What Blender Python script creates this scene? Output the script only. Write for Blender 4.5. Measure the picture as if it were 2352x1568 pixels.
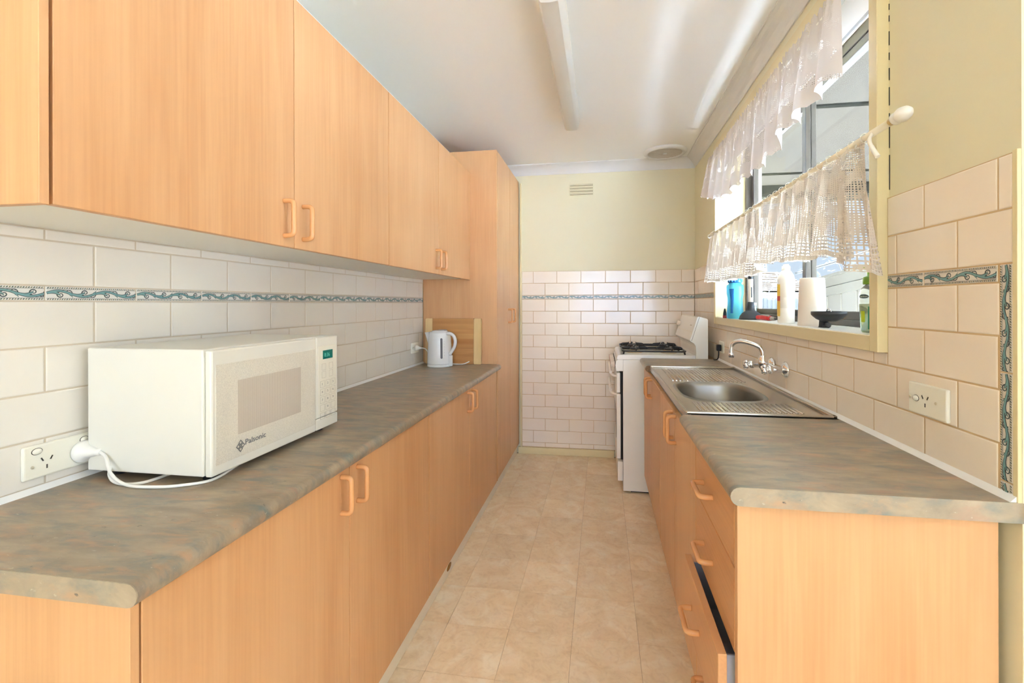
import bpy, bmesh, math, random
from mathutils import Vector, Matrix
random.seed(7)
for o in list(bpy.data.objects):
    bpy.data.objects.remove(o, do_unlink=True)
scene = bpy.context.scene
COL = scene.collection
PI = math.pi

# ------------------------------------------------------------------ camera, world, lights, exposure
def lin(c):
    return tuple(((x/255)/12.92 if x/255 <= .04045 else ((x/255+.055)/1.055)**2.4) for x in c)
CAMZ = 1.257
yaw, roll, FPX, CX, CY = math.radians(8.978), math.radians(-.1432), 1057.83, 1214.53, 697.56
r0 = Vector((math.cos(yaw), math.sin(yaw), 0)); f0 = Vector((-math.sin(yaw), math.cos(yaw), 0)); u0 = Vector((0, 0, 1))
r1 = r0*math.cos(roll) + u0*math.sin(roll); u1 = u0*math.cos(roll) - r0*math.sin(roll)
cam = bpy.data.cameras.new('camera'); camo = bpy.data.objects.new('camera', cam); COL.objects.link(camo)
camo.matrix_world = Matrix(((r1.x, u1.x, -f0.x, 0), (r1.y, u1.y, -f0.y, 0), (r1.z, u1.z, -f0.z, CAMZ), (0, 0, 0, 1)))
cam.sensor_fit = 'HORIZONTAL'; cam.sensor_width = 36; cam.lens = FPX/2352*36
cam.shift_x = (1176-CX)/2352; cam.shift_y = (CY-784)/2352
cam.clip_start = .03; cam.clip_end = 300
scene.camera = camo

scene.view_settings.view_transform = 'Standard'; scene.view_settings.look = 'None'
scene.view_settings.gamma = 1; scene.view_settings.use_curve_mapping = False
scene.view_settings.exposure = 1.52
scene.cycles.max_bounces = 16; scene.cycles.diffuse_bounces = 8; scene.cycles.transparent_max_bounces = 24

world = bpy.data.worlds.new('sky'); scene.world = world; world.use_nodes = True
nt = world.node_tree; nt.nodes.clear()
wo = nt.nodes.new('ShaderNodeOutputWorld'); bg = nt.nodes.new('ShaderNodeBackground')
tc = nt.nodes.new('ShaderNodeTexCoord'); sx = nt.nodes.new('ShaderNodeSeparateXYZ')
rmp = nt.nodes.new('ShaderNodeValToRGB')
rmp.color_ramp.elements[0].position = 0; rmp.color_ramp.elements[0].color = (*lin((222, 234, 250)), 1)
rmp.color_ramp.elements[1].position = .45; rmp.color_ramp.elements[1].color = (*lin((140, 184, 238)), 1)
noi = nt.nodes.new('ShaderNodeTexNoise'); noi.inputs['Scale'].default_value = 5; noi.inputs['Detail'].default_value = 6
mapn = nt.nodes.new('ShaderNodeMapping'); mapn.inputs['Scale'].default_value = (1, 1, 3.5)
cr = nt.nodes.new('ShaderNodeValToRGB'); cr.color_ramp.elements[0].position = .54; cr.color_ramp.elements[1].position = .72
mx = nt.nodes.new('ShaderNodeMixRGB'); mx.inputs[2].default_value = (.95, .96, .98, 1)
nt.links.new(tc.outputs['Generated'], sx.inputs[0]); nt.links.new(sx.outputs[2], rmp.inputs[0])
nt.links.new(tc.outputs['Generated'], mapn.inputs[0]); nt.links.new(mapn.outputs[0], noi.inputs['Vector'])
nt.links.new(noi.outputs[0], cr.inputs[0]); nt.links.new(cr.outputs[0], mx.inputs[0])
nt.links.new(rmp.outputs[0], mx.inputs[1]); nt.links.new(mx.outputs[0], bg.inputs[0]); nt.links.new(bg.outputs[0], wo.inputs[0])
bg.inputs[1].default_value = .37

sun = bpy.data.lights.new('sun', 'SUN'); sun.energy = 112.0; sun.angle = math.radians(1.5); sun.color = (.74, .94, 1.30)
suno = bpy.data.objects.new('sun', sun); COL.objects.link(suno)
suno.rotation_euler = Vector((-.35, -.70, -.62)).to_track_quat('-Z', 'Y').to_euler()

def area(name, loc, target, sx_, sy_, power, color):
    l = bpy.data.lights.new(name, 'AREA'); l.shape = 'RECTANGLE'; l.size = sx_; l.size_y = sy_; l.energy = power; l.color = color
    o = bpy.data.objects.new(name, l); COL.objects.link(o); o.location = loc
    o.rotation_euler = (Vector(target)-Vector(loc)).to_track_quat('-Z', 'Y').to_euler()
    return o
# fill lamp added behind the camera, set at an invented living room window
area('rear_fill_light', (.9, -7.95, 1.45), (.5, 0, 1.35), 3.6, 2.0, 70, (.70, .92, 1.32))
area('dining_window_light', (3.38, .0, 1.45), (0, .3, 1.4), .62, .85, 7, (.70, .92, 1.32))

# ------------------------------------------------------------------ materials
MATS = {}
def newmat(name):
    m = bpy.data.materials.new(name); m.use_nodes = True
    b = m.node_tree.nodes['Principled BSDF']
    return m, m.node_tree, b
def mat(name, rgb, rough=.5, metal=0, spec=.5, bump=None, var=None, coat=0):
    if name in MATS: return MATS[name]
    m, t, b = newmat(name)
    b.inputs['Base Color'].default_value = (*lin(rgb), 1)
    b.inputs['Roughness'].default_value = rough; b.inputs['Metallic'].default_value = metal
    b.inputs['Specular IOR Level'].default_value = spec
    if coat: b.inputs['Coat Weight'].default_value = coat; b.inputs['Coat Roughness'].default_value = .08
    if bump or var:
        tc = t.nodes.new('ShaderNodeTexCoord'); n = t.nodes.new('ShaderNodeTexNoise')
        sc = (bump or (var[0], 0))[0]
        n.inputs['Scale'].default_value = sc; n.inputs['Detail'].default_value = 5
        t.links.new(tc.outputs['Object'], n.inputs['Vector'])
        if bump:
            bp = t.nodes.new('ShaderNodeBump'); bp.inputs['Strength'].default_value = bump[1]; bp.inputs['Distance'].default_value = .002
            t.links.new(n.outputs[0], bp.inputs['Height']); t.links.new(bp.outputs[0], b.inputs['Normal'])
        if var:
            n2 = t.nodes.new('ShaderNodeTexNoise'); n2.inputs['Scale'].default_value = var[0]; n2.inputs['Detail'].default_value = 4
            t.links.new(tc.outputs['Object'], n2.inputs['Vector'])
            r = t.nodes.new('ShaderNodeValToRGB')
            r.color_ramp.elements[0].position = .3; r.color_ramp.elements[1].position = .7
            r.color_ramp.elements[0].color = (*lin(var[1]), 1); r.color_ramp.elements[1].color = (*lin(rgb), 1)
            t.links.new(n2.outputs[0], r.inputs[0]); t.links.new(r.outputs[0], b.inputs['Base Color'])
    MATS[name] = m; return m

def wood_mat(name, a, bcol, ccol, axis='Z', rough=.38):
    m, t, b = newmat(name)
    tc = t.nodes.new('ShaderNodeTexCoord'); oi = t.nodes.new('ShaderNodeObjectInfo')
    add = t.nodes.new('ShaderNodeVectorMath'); add.operation = 'ADD'
    mul = t.nodes.new('ShaderNodeVectorMath'); mul.operation = 'SCALE'; mul.inputs[0].default_value = (13, 7, 5)
    t.links.new(oi.outputs['Random'], mul.inputs['Scale'])
    t.links.new(tc.outputs['Object'], add.inputs[0]); t.links.new(mul.outputs[0], add.inputs[1])
    def noise(scale, stretch, detail, dist=0):
        mp = t.nodes.new('ShaderNodeMapping')
        s = {'Z': (scale, scale, scale/stretch), 'Y': (scale, scale/stretch, scale), 'X': (scale/stretch, scale, scale)}[axis]
        mp.inputs['Scale'].default_value = s
        n = t.nodes.new('ShaderNodeTexNoise'); n.inputs['Scale'].default_value = 1; n.inputs['Detail'].default_value = detail
        n.inputs['Distortion'].default_value = dist
        t.links.new(add.outputs[0], mp.inputs[0]); t.links.new(mp.outputs[0], n.inputs['Vector']); return n
    n1 = noise(14, 9, 3, .6); n2 = noise(150, 40, 4); n3 = noise(3.0, 3, 2)
    r1 = t.nodes.new('ShaderNodeValToRGB'); e = r1.color_ramp.elements
    e[0].position = .32; e[0].color = (*lin(bcol), 1); e[1].position = .68; e[1].color = (*lin(a), 1)
    t.links.new(n1.outputs[0], r1.inputs[0])
    r2 = t.nodes.new('ShaderNodeValToRGB'); e = r2.color_ramp.elements
    e[0].position = .36; e[0].color = (.88, .85, .82, 1); e[1].position = .6; e[1].color = (1, 1, 1, 1)
    t.links.new(n2.outputs[0], r2.inputs[0])
    mm = t.nodes.new('ShaderNodeMixRGB'); mm.blend_type = 'MULTIPLY'; mm.inputs[0].default_value = .55
    t.links.new(r1.outputs[0], mm.inputs[1]); t.links.new(r2.outputs[0], mm.inputs[2])
    m3 = t.nodes.new('ShaderNodeMixRGB'); m3.inputs[2].default_value = (*lin(ccol), 1)
    r3 = t.nodes.new('ShaderNodeValToRGB'); e = r3.color_ramp.elements; e[0].position = .42; e[1].position = .75
    e[1].color = (.7, .7, .7, 1)
    t.links.new(n3.outputs[0], r3.inputs[0]); t.links.new(r3.outputs[0], m3.inputs[0]); t.links.new(mm.outputs[0], m3.inputs[1])
    t.links.new(m3.outputs[0], b.inputs['Base Color']); b.inputs['Roughness'].default_value = rough
    b.inputs['Specular IOR Level'].default_value = .4
    MATS[name] = m; return m

WOOD = wood_mat('beech_laminate', (212, 163, 115), (204, 152, 104), (215, 169, 123))
WOODY = wood_mat('beech_laminate_horizontal', (211, 157, 108), (202, 145, 96), (214, 164, 118), axis='Y')
BAMBOO_D = wood_mat('bamboo', (200, 144, 84), (166, 108, 56), (210, 162, 100), axis='X', rough=.5)
BAMBOO_L = wood_mat('bamboo_pale', (228, 196, 140), (216, 180, 120), (232, 202, 150), rough=.5)
CHIP = mat('chipboard', (150, 124, 98), .8, var=(160, (110, 86, 64)))

def stone_mat(name, pale=0):
    m, t, b = newmat(name)
    tc = t.nodes.new('ShaderNodeTexCoord'); mp = t.nodes.new('ShaderNodeMapping')
    mp.inputs['Rotation'].default_value = (0, 0, math.radians(38)); mp.inputs['Scale'].default_value = (1, 2.9, 1.6)
    t.links.new(tc.outputs['Object'], mp.inputs[0])
    def noise(s, d, dist, seed):
        n = t.nodes.new('ShaderNodeTexNoise'); n.noise_dimensions = '4D'; n.inputs['W'].default_value = seed
        n.inputs['Scale'].default_value = s; n.inputs['Detail'].default_value = d; n.inputs['Distortion'].default_value = dist
        n.inputs['Roughness'].default_value = .62
        t.links.new(mp.outputs[0], n.inputs['Vector']); return n
    def ramp(n, p0, p1, c0=(0, 0, 0, 1), c1=(1, 1, 1, 1)):
        r = t.nodes.new('ShaderNodeValToRGB'); e = r.color_ramp.elements
        e[0].position = p0; e[1].position = p1; e[0].color = c0; e[1].color = c1
        t.links.new(n.outputs[0], r.inputs[0]); return r
    def mix(fac, c1, c2):
        x = t.nodes.new('ShaderNodeMixRGB')
        t.links.new(fac.outputs[0], x.inputs[0])
        for i, c in ((1, c1), (2, c2)):
            if isinstance(c, tuple): x.inputs[i].default_value = (*lin(c), 1)
            else: t.links.new(c.outputs[0], x.inputs[i])
        return x
    k = pale
    P = lambda c: tuple(max(0, min(255, v+k-13)) for v in c)
    base = mix(ramp(noise(9, 9, .5, 1), .35, .65), P((146, 132, 114)), P((176, 158, 134)))
    c = mix(ramp(noise(11, 9, .5, 5), .48, .70), base, P((122, 128, 122)))
    c = mix(ramp(noise(12, 9, .5, 9), .54, .80), c, P((196, 150, 112)))
    c = mix(ramp(noise(9, 9, .5, 14), .58, .82), c, P((178, 134, 114)))
    c = mix(ramp(noise(60, 4, .6, 20), .66, .74), c, P((196, 184, 164)))
    c = mix(ramp(noise(46, 5, 1.0, 25), .66, .72), c, P((88, 84, 80)))
    t.links.new(c.outputs[0], b.inputs['Base Color']); b.inputs['Roughness'].default_value = .34
    b.inputs['Specular IOR Level'].default_value = .45
    MATS[name] = m; return m
STONE = stone_mat('stone_laminate'); STONE_E = stone_mat('stone_laminate_edge', 10)

def floor_mat():
    m, t, b = newmat('beige_vinyl')
    tc = t.nodes.new('ShaderNodeTexCoord'); oi = t.nodes.new('ShaderNodeObjectInfo')
    mul = t.nodes.new('ShaderNodeVectorMath'); mul.operation = 'SCALE'; mul.inputs[0].default_value = (31, 17, 9)
    add = t.nodes.new('ShaderNodeVectorMath'); add.operation = 'ADD'
    t.links.new(oi.outputs['Random'], mul.inputs['Scale']); t.links.new(tc.outputs['Object'], add.inputs[0]); t.links.new(mul.outputs[0], add.inputs[1])
    n1 = t.nodes.new('ShaderNodeTexNoise'); n1.inputs['Scale'].default_value = 7; n1.inputs['Detail'].default_value = 7; n1.inputs['Distortion'].default_value = 1.2; n1.inputs['Roughness'].default_value = .6
    n2 = t.nodes.new('ShaderNodeTexNoise'); n2.inputs['Scale'].default_value = 26; n2.inputs['Detail'].default_value = 6; n2.inputs['Distortion'].default_value = 2.0
    for n in (n1, n2): t.links.new(add.outputs[0], n.inputs['Vector'])
    r = t.nodes.new('ShaderNodeValToRGB'); e = r.color_ramp.elements
    e[0].position = .3; e[0].color = (*lin((230, 205, 170)), 1); e[1].position = .72; e[1].color = (*lin((248, 236, 214)), 1)
    x = e.new(.5); x.color = (*lin((240, 220, 190)), 1)
    t.links.new(n1.outputs[0], r.inputs[0])
    r2 = t.nodes.new('ShaderNodeValToRGB'); e = r2.color_ramp.elements; e[0].position = .35; e[0].color = (.88, .85, .82, 1); e[1].position = .52; e[1].color = (1, 1, 1, 1)
    t.links.new(n2.outputs[0], r2.inputs[0])
    mm = t.nodes.new('ShaderNodeMixRGB'); mm.blend_type = 'MULTIPLY'; mm.inputs[0].default_value = .6
    t.links.new(r.outputs[0], mm.inputs[1]); t.links.new(r2.outputs[0], mm.inputs[2])
    hs = t.nodes.new('ShaderNodeHueSaturation'); mr = t.nodes.new('ShaderNodeMapRange')
    mr.inputs['To Min'].default_value = .955; mr.inputs['To Max'].default_value = 1.05
    t.links.new(oi.outputs['Random'], mr.inputs[0]); t.links.new(mr.outputs[0], hs.inputs['Value'])
    t.links.new(mm.outputs[0], hs.inputs['Color']); t.links.new(hs.outputs[0], b.inputs['Base Color'])
    b.inputs['Roughness'].default_value = .42; b.inputs['Specular IOR Level'].default_value = .4
    MATS['vinyl'] = m; return m
VINYL = floor_mat()
VINYL_GAP = mat('vinyl_joint', (150, 116, 80), .7)

PAINT = mat('cream_yellow_paint', (228, 220, 190), .55, bump=(60, .06))
CEIL = mat('ceiling_white', (247, 248, 249), .7, bump=(40, .04))
CORN = mat('cornice_white', (228, 228, 228), .5)
WHITE_T = mat('white_trim', (240, 238, 232), .35)
CREAM_T = mat('cream_gloss_trim', (224, 208, 164), .32, bump=(50, .08))
KICK_W = mat('off_white_kickboard', (232, 226, 212), .35)
TILE_L = mat('warm_white_tile', (236, 231, 223), .10, var=(3, (233, 227, 218)))
TILE_B = mat('beige_tile', (244, 233, 219), .13, var=(4, (241, 227, 211)))
GROUT_L = mat('pale_grout', (206, 193, 174), .9)
GROUT_B = mat('tan_grout', (202, 172, 132), .9)
SEAL = mat('white_sealant', (240, 240, 240), .4)
WHITEMELAMINE = mat('white_melamine', (236, 234, 226), .35)
HANDLE = mat('tan_plastic', (214, 156, 104), .25)
APPL = mat('appliance_cream', (228, 225, 215), .28)
APPL2 = mat('appliance_white', (248, 246, 242), .25, var=None)
DARK = mat('black_gap', (26, 24, 24), .7)
BLACKP = mat('black_plastic', (38, 38, 40), .45)
RUBBER = mat('black_rubber', (46, 46, 48), .5)
IRON = mat('black_enamel_iron', (34, 30, 30), .32)
CHROME = mat('chrome', (235, 235, 238), .07, metal=1)
STEEL = mat('brushed_steel', (196, 190, 180), .24, metal=1, bump=(90, .03))
ALU = mat('aluminium', (74, 66, 57), .45, spec=.25)
ALU_D = mat('dark_seal', (50, 46, 44), .6)
BRASS = mat('brass', (206, 168, 90), .3, metal=1)
GREY_METAL = mat('grey_drawer_metal', (178, 178, 186), .4)
PLATE = mat('outlet_cream_white', (242, 239, 226), .3)
CORDW = mat('white_cord', (240, 238, 232), .4)
RODM = mat('cream_rod', (228, 214, 186), .4)
FINIAL = mat('white_finial', (240, 236, 226), .4)

# ------------------------------------------------------------------ mesh builder
class MB:
    def __init__(s): s.bm = bmesh.new(); s.mi = 0
    def _tag(s, n0):
        s.bm.faces.ensure_lookup_table()
        for f in s.bm.faces[n0:]: f.material_index = s.mi
    def box(s, x0, x1, y0, y1, z0, z1, bev=0, seg=2):
        n0 = len(s.bm.faces)
        b = bmesh.new()
        bmesh.ops.create_cube(b, size=1)
        for v in b.verts: v.co = Vector(((x0+x1)/2 + v.co.x*(x1-x0), (y0+y1)/2 + v.co.y*(y1-y0), (z0+z1)/2 + v.co.z*(z1-z0)))
        if bev: bmesh.ops.bevel(b, geom=list(b.edges), offset=bev, segments=seg, profile=.5, affect='EDGES')
        s.merge(b); return s
    def merge(s, b):
        mp = {}
        for v in b.verts: mp[v] = s.bm.verts.new(v.co)
        for f in b.faces:
            try:
                g = s.bm.faces.new([mp[v] for v in f.verts]); g.material_index = s.mi; g.smooth = f.smooth
            except ValueError: pass
        b.free()
    def faces(s, verts, faces, smooth=False):
        vs = [s.bm.verts.new(v) for v in verts]
        for f in faces:
            try:
                g = s.bm.faces.new([vs[i] for i in f]); g.material_index = s.mi; g.smooth = smooth
            except ValueError: pass
        return s
    def prism(s, pts, axis, a0, a1, bev=0):
        # pts 2D polygon; axis 'y': (x,z), 'x': (y,z), 'z': (x,y)
        def P(p, a): return {'y': (p[0], a, p[1]), 'x': (a, p[0], p[1]), 'z': (p[0], p[1], a)}[axis]
        n = len(pts); b = bmesh.new()
        A = [b.verts.new(P(p, a0)) for p in pts]; B = [b.verts.new(P(p, a1)) for p in pts]
        b.faces.new(A); b.faces.new(B[::-1])
        for i in range(n): b.faces.new((A[i], B[i], B[(i+1) % n], A[(i+1) % n]))
        bmesh.ops.recalc_face_normals(b, faces=b.faces)
        if bev: bmesh.ops.bevel(b, geom=list(b.edges), offset=bev, segments=2, profile=.5, affect='EDGES')
        s.merge(b); return s
    def lathe(s, prof, c=(0, 0, 0), axis='z', n=24, sx=1, sy=1, closed=False, a0=0, a1=2*PI, smooth=True):
        full = abs(a1-a0-2*PI) < 1e-6
        m = n if full else n+1
        b = bmesh.new(); rings = []
        def P(r, z, a):
            x, y = r*math.cos(a)*sx, r*math.sin(a)*sy
            v = {'z': (x, y, z), 'x': (z, x, y), 'y': (x, z, y)}[axis]
            return (c[0]+v[0], c[1]+v[1], c[2]+v[2])
        for r, z in prof:
            if r < 1e-6: rings.append([b.verts.new(P(0, z, 0))])
            else: rings.append([b.verts.new(P(r, z, a0+(a1-a0)*i/n)) for i in range(m)])
        pairs = list(zip(rings, rings[1:]))
        if closed: pairs.append((rings[-1], rings[0]))
        for R0, R1 in pairs:
            for i in range(n if full else m-1):
                j = (i+1) % m
                if len(R0) == 1 and len(R1) == 1: continue
                if len(R0) == 1: f = (R0[0], R1[j], R1[i])
                elif len(R1) == 1: f = (R0[i], R0[j], R1[0])
                else: f = (R0[i], R0[j], R1[j], R1[i])
                try: g = b.faces.new(f); g.smooth = smooth
                except ValueError: pass
        bmesh.ops.recalc_face_normals(b, faces=b.faces)
        s.merge(b); return s
    def tube(s, path, r, n=10, cap=True, smooth=True):
        path = [Vector(p) for p in path]
        rad = r if isinstance(r, (list, tuple)) else [r]*len(path)
        b = bmesh.new(); rings = []
        up = None
        for i, p in enumerate(path):
            d = (path[min(i+1, len(path)-1)] - path[max(i-1, 0)]).normalized()
            if up is None:
                up = Vector((0, 0, 1)) if abs(d.z) < .9 else Vector((1, 0, 0))
            u = (up - d*up.dot(d)).normalized(); up = u; w = d.cross(u)
            rings.append([b.verts.new(p + (u*math.cos(2*PI*k/n) + w*math.sin(2*PI*k/n))*rad[i]) for k in range(n)])
        for R0, R1 in zip(rings, rings[1:]):
            for k in range(n):
                g = b.faces.new((R0[k], R0[(k+1) % n], R1[(k+1) % n], R1[k])); g.smooth = smooth
        if cap: b.faces.new(rings[0][::-1]); b.faces.new(rings[-1])
        bmesh.ops.recalc_face_normals(b, faces=b.faces)
        s.merge(b); return s
    def mesh(s, name, mats, origin=(0, 0, 0)):
        me = bpy.data.meshes.new(name)
        bmesh.ops.translate(s.bm, verts=s.bm.verts, vec=-Vector(origin))
        s.bm.normal_update()
        s.bm.to_mesh(me); s.bm.free()
        for m in (mats if isinstance(mats, (list, tuple)) else [mats]): me.materials.append(m)
        return me

def spline(pts, n=8):
    pts = [Vector(p) for p in pts]; out = []
    for i in range(len(pts)-1):
        p0 = pts[max(i-1, 0)]; p1 = pts[i]; p2 = pts[i+1]; p3 = pts[min(i+2, len(pts)-1)]
        for k in range(n):
            t = k/n
            out.append(.5*((2*p1) + (-p0+p2)*t + (2*p0-5*p1+4*p2-p3)*t*t + (-p0+3*p1-3*p2+p3)*t**3))
    out.append(pts[-1]); return out

def interp(tab, y):
    tab = sorted(tab)
    if y <= tab[0][0]: return tab[0][1]
    for (a, p), (b, q) in zip(tab, tab[1:]):
        if y <= b: return p+(q-p)*(y-a)/(b-a)
    return tab[-1][1]
def link(name, me, parent=None, loc=(0, 0, 0)):
    o = bpy.data.objects.new(name, me); COL.objects.link(o); o.location = loc
    if parent is not None: o.parent = parent
    return o
def wpos(o):
    p = Vector((0, 0, 0))
    while o is not None: p += o.location; o = o.parent
    return p
def part(name, mb, mats, parent, label=None, stuff=False):
    # geometry given in world coordinates; its own origin sits at its centre
    mb.bm.verts.ensure_lookup_table()
    c = Vector((0, 0, 0))
    for v in mb.bm.verts: c += v.co
    c /= max(1, len(mb.bm.verts))
    me = mb.mesh(name, mats, c)
    o = link(name, me, parent, c - (wpos(parent) if parent else Vector((0, 0, 0))))
    if label: o['label'] = label
    if stuff: o['kind'] = 'stuff'
    return o
def tag(o, label, cat, group=None):
    o['label'] = label; o['category'] = cat
    if group: o['group'] = group
    return o
def thing(name, label, cat, loc, group=None):
    o = bpy.data.objects.new(name, None); COL.objects.link(o); o.location = loc; o.empty_display_size = .05
    return tag(o, label, cat, group)
def single(name, mb, mats, label, cat, group=None):
    return tag(part(name, mb, mats, None), label, cat, group)
def struct(name, mb, mats, label=None, parent=None):
    o = part(name, mb, mats, parent)
    if parent is None: o['kind'] = 'structure'
    if label: o['label'] = label
    return o
def text_mesh(body, size, mat_, name='lettering', extrude=.0003, bold=False, shear=0):
    c = bpy.data.curves.new(name, 'FONT'); c.body = body; c.size = size; c.extrude = extrude; c.align_x = 'LEFT'; c.shear = shear
    c.resolution_u = 3
    if bold: c.offset = size*.012
    o = bpy.data.objects.new(name, c); COL.objects.link(o)
    bpy.context.view_layer.update()
    me = bpy.data.meshes.new_from_object(o.evaluated_get(bpy.context.evaluated_depsgraph_get()))
    bpy.data.objects.remove(o, do_unlink=True)
    me.materials.clear(); me.materials.append(mat_)
    return me

# ------------------------------------------------------------------ room shell
XL, XR, YB = -1.206, .732, 3.828            # tiled faces of the three walls
TH = .006                                   # tile thickness
ZB, HB = 1.295, .0336                       # lower edge and height of the patterned band, back and right wall
ZL, HL = 1.2658, .0336                      # the same on the left wall
ZC = 2.41                                   # ceiling
CTL, CTR = .855, .90                        # worktop heights
YE = .945                                   # near end of the right wall
WY0, WY1, WZ0, WZ1 = 1.325, 3.095, 1.128, 2.262    # window surround, outer
IY0, IY1, IZ0, IZ1 = 1.362, 3.058, 1.170, 2.215    # window opening
XG = .90                                    # glass

m = MB(); m.box(-1.35, .98, -8.2, 4.0, -.12, -.003); m.box(.98, 3.45, -8.2, YE+.2, -.12, -.003)
floor = struct('floor', m, [VINYL_GAP])
m = MB().box(-1.35, 3.45, -8.2, -.19, -.003, 0); part('vinyl_sheet', m, VINYL, floor)
TX, TY = .2445, .2405
cache = {}
for i in range(-1, 5):
    for j in range(-9, 8):
        x0 = max(-.601+TX*i, -.715); x1 = min(-.601+TX*(i+1), .335); y0 = 1.984+TY*j; y1 = min(1.984+TY*(j+1), 3.815)
        if x1-x0 < .01 or y1 < y0+.01: continue
        g = .0010
        k = (round(x1-x0, 4), round(y1-y0, 4))
        if k not in cache:
            w, h = k; w -= g; h -= g
            cache[k] = MB().box(-w/2, w/2, -h/2, h/2, 0, .003).mesh('floor_tile', VINYL)
        link('floor_tile', cache[k], floor, Vector(((x0+x1)/2, (y0+y1)/2, -.003+random.uniform(0, .0003))) - floor.location)

m = MB(); m.box(-1.35, .98, -8.2, 4.0, ZC, ZC+.15); m.box(.98, 3.45, -8.2, YE+.2, ZC, ZC+.15)
ceiling = struct('ceiling', m, CEIL)
wl = struct('wall_left', MB().box(-1.35, XL-TH, -8.2, 4.0, 0, ZC), PAINT)
wb = struct('wall_back', MB().box(XL-TH, .98, YB+TH, 4.0, 0, ZC), PAINT)
m = MB()
X0, X1 = XR+TH, .98
m.box(X0, X1, YE, IY0, 0, ZC); m.box(X0, X1, IY1, YB+TH, 0, ZC)
m.box(X0, X1, IY0, IY1, 0, IZ0-.02); m.box(X0, X1, IY0, IY1, IZ1, ZC)
wr = struct('wall_right', m, PAINT)
struct('wall_return', MB().box(.98, 3.45, YE, YE+.2, 0, ZC), WHITE_T)
m = MB().box(X0+.008, .98, YE-.016, YE, 0, ZC, .002); struct('trim_1', m, WHITE_T)
# living room behind the camera, with window openings sized for the light they let in
m = MB(); m.box(-1.35, -1.0, -8.2, -8, 0, ZC); m.box(2.8, 3.45, -8.2, -8, 0, ZC); m.box(-1.0, 2.8, -8.2, -8, 0, .40); m.box(-1.0, 2.8, -8.2, -8, 2.35, ZC)
struct('wall_front', m, PAINT)
m = MB(); m.box(3.35, 3.45, -8, -.33, 0, ZC); m.box(3.35, 3.45, .33, YE, 0, ZC); m.box(3.35, 3.45, -.33, .33, 0, .95); m.box(3.35, 3.45, -.33, .33, 1.85, ZC)
struct('wall_side', m, PAINT)

# cornice: a shallow cove
def cove(n=6, s=.075):
    pts = [(0, 0), (.006, 0)]
    for k in range(n+1):
        a = k/n*PI/2
        pts.append((.008+(s-.014)*(1-math.cos(a))*.55+(s-.014)*.45*k/n, .004+(s-.010)*(math.sin(a))*.55+(s-.010)*.45*k/n))
    pts += [(s, s-.006), (s, s), (0, s)]
    return pts
ps = cove()
struct('trim_2', MB().prism([(YB+TH-p[0], ZC-.075+p[1]) for p in ps], 'x', XL, X0), CORN)
struct('trim_3', MB().prism([(X0-p[0], ZC-.075+p[1]) for p in ps], 'y', YE, YB+TH-.03), CORN)
struct('trim_4', MB().prism([(XL-TH+p[0], ZC-.075+p[1]) for p in ps], 'y', -8, YB), CORN)
# skirting of the back wall, and the strip between pantry and tiles
struct('baseboard_back', MB().box(-.695, .10, YB-.016, YB+TH, 0, .056, .003), CREAM_T)
struct('trim_5', MB().box(-.678, -.664, YB-.014, YB+TH, .057, 2.27, .002), CREAM_T)

# ------------------------------------------------------------------ wall tiles
tcache = {}
def tile_mesh(w, h, mt, key):
    k = (round(w, 3), round(h, 3), key)
    if k not in tcache:
        b = MB(); x, z = w/2, h/2; c = .0022
        # front face at local y=0, body to y=+TH ; chamfered (pillowed) edge
        v = [(-x, TH, -z), (x, TH, -z), (x, TH, z), (-x, TH, z), (-x, .0018, -z), (x, .0018, -z), (x, .0018, z), (-x, .0018, z),
             (-x+c*.5, .0005, -z+c*.5), (x-c*.5, .0005, -z+c*.5), (x-c*.5, .0005, z-c*.5), (-x+c*.5, .0005, z-c*.5),
             (-x+c*1.4, 0, -z+c*1.4), (x-c*1.4, 0, -z+c*1.4), (x-c*1.4, 0, z-c*1.4), (-x+c*1.4, 0, z-c*1.4)]
        f = []
        for a in (0, 4, 8):
            for i in range(4): f.append((a+i, a+(i+1) % 4, a+4+(i+1) % 4, a+4+i))
        f.append((12, 13, 14, 15))
        b.faces(v, f)
        tcache[k] = b.mesh('tile', mt)
    return tcache[k]
ROT = {'back': 0, 'left': PI/2, 'right': -PI/2}
def place_tile(wall, wn, a0, a1, z0, z1, me_fn, name='tile'):
    g = .0026
    w, h = a1-a0-g, z1-z0-g
    if w < .012 or h < .008: return
    me = me_fn(w, h)
    a, z = (a0+a1)/2, (z0+z1)/2
    loc = {'back': (a, YB, z), 'left': (XL, a, z), 'right': (XR, a, z)}[wn]
    o = link(name, me, wall, Vector(loc)-wall.location)
    o.rotation_euler = (random.uniform(-.0015, .0015), 0, ROT[wn]+random.uniform(-.0012, .0012))
    return o
def row(wall, wn, off, lo, hi, z0, z1, fn, name='tile', L=.2, holes=()):
    k = math.floor((lo-off)/L)
    a = off+k*L
    while a < hi-.004:
        s, e = max(a, lo), min(a+L, hi)
        segs = [(s, e)]
        zr = [(z0, z1)]
        for (h0, h1, hz0, hz1) in holes:
            if z1 > hz0+.001 and z0 < hz1-.001:
                if z0 >= hz0-.001 or True:
                    new = []
                    for (p, q) in segs:
                        if q <= h0 or p >= h1: new.append((p, q, z0, z1)); continue
                        if p < h0: new.append((p, h0, z0, z1))
                        if q > h1: new.append((h1, q, z0, z1))
                        pp, qq = max(p, h0), min(q, h1)
                        if z0 < hz0-.012: new.append((pp, qq, z0, hz0))
                        if z1 > hz1+.012: new.append((pp, qq, hz1, z1))
                    for (p, q, c, d) in new: place_tile(wall, wn, p, q, c, d, fn, name)
                    segs = []
        for (p, q) in segs: place_tile(wall, wn, p, q, z0, z1, fn, name)
        a += L
fl = lambda w, h: tile_mesh(w, h, TILE_L, 'L')
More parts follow.
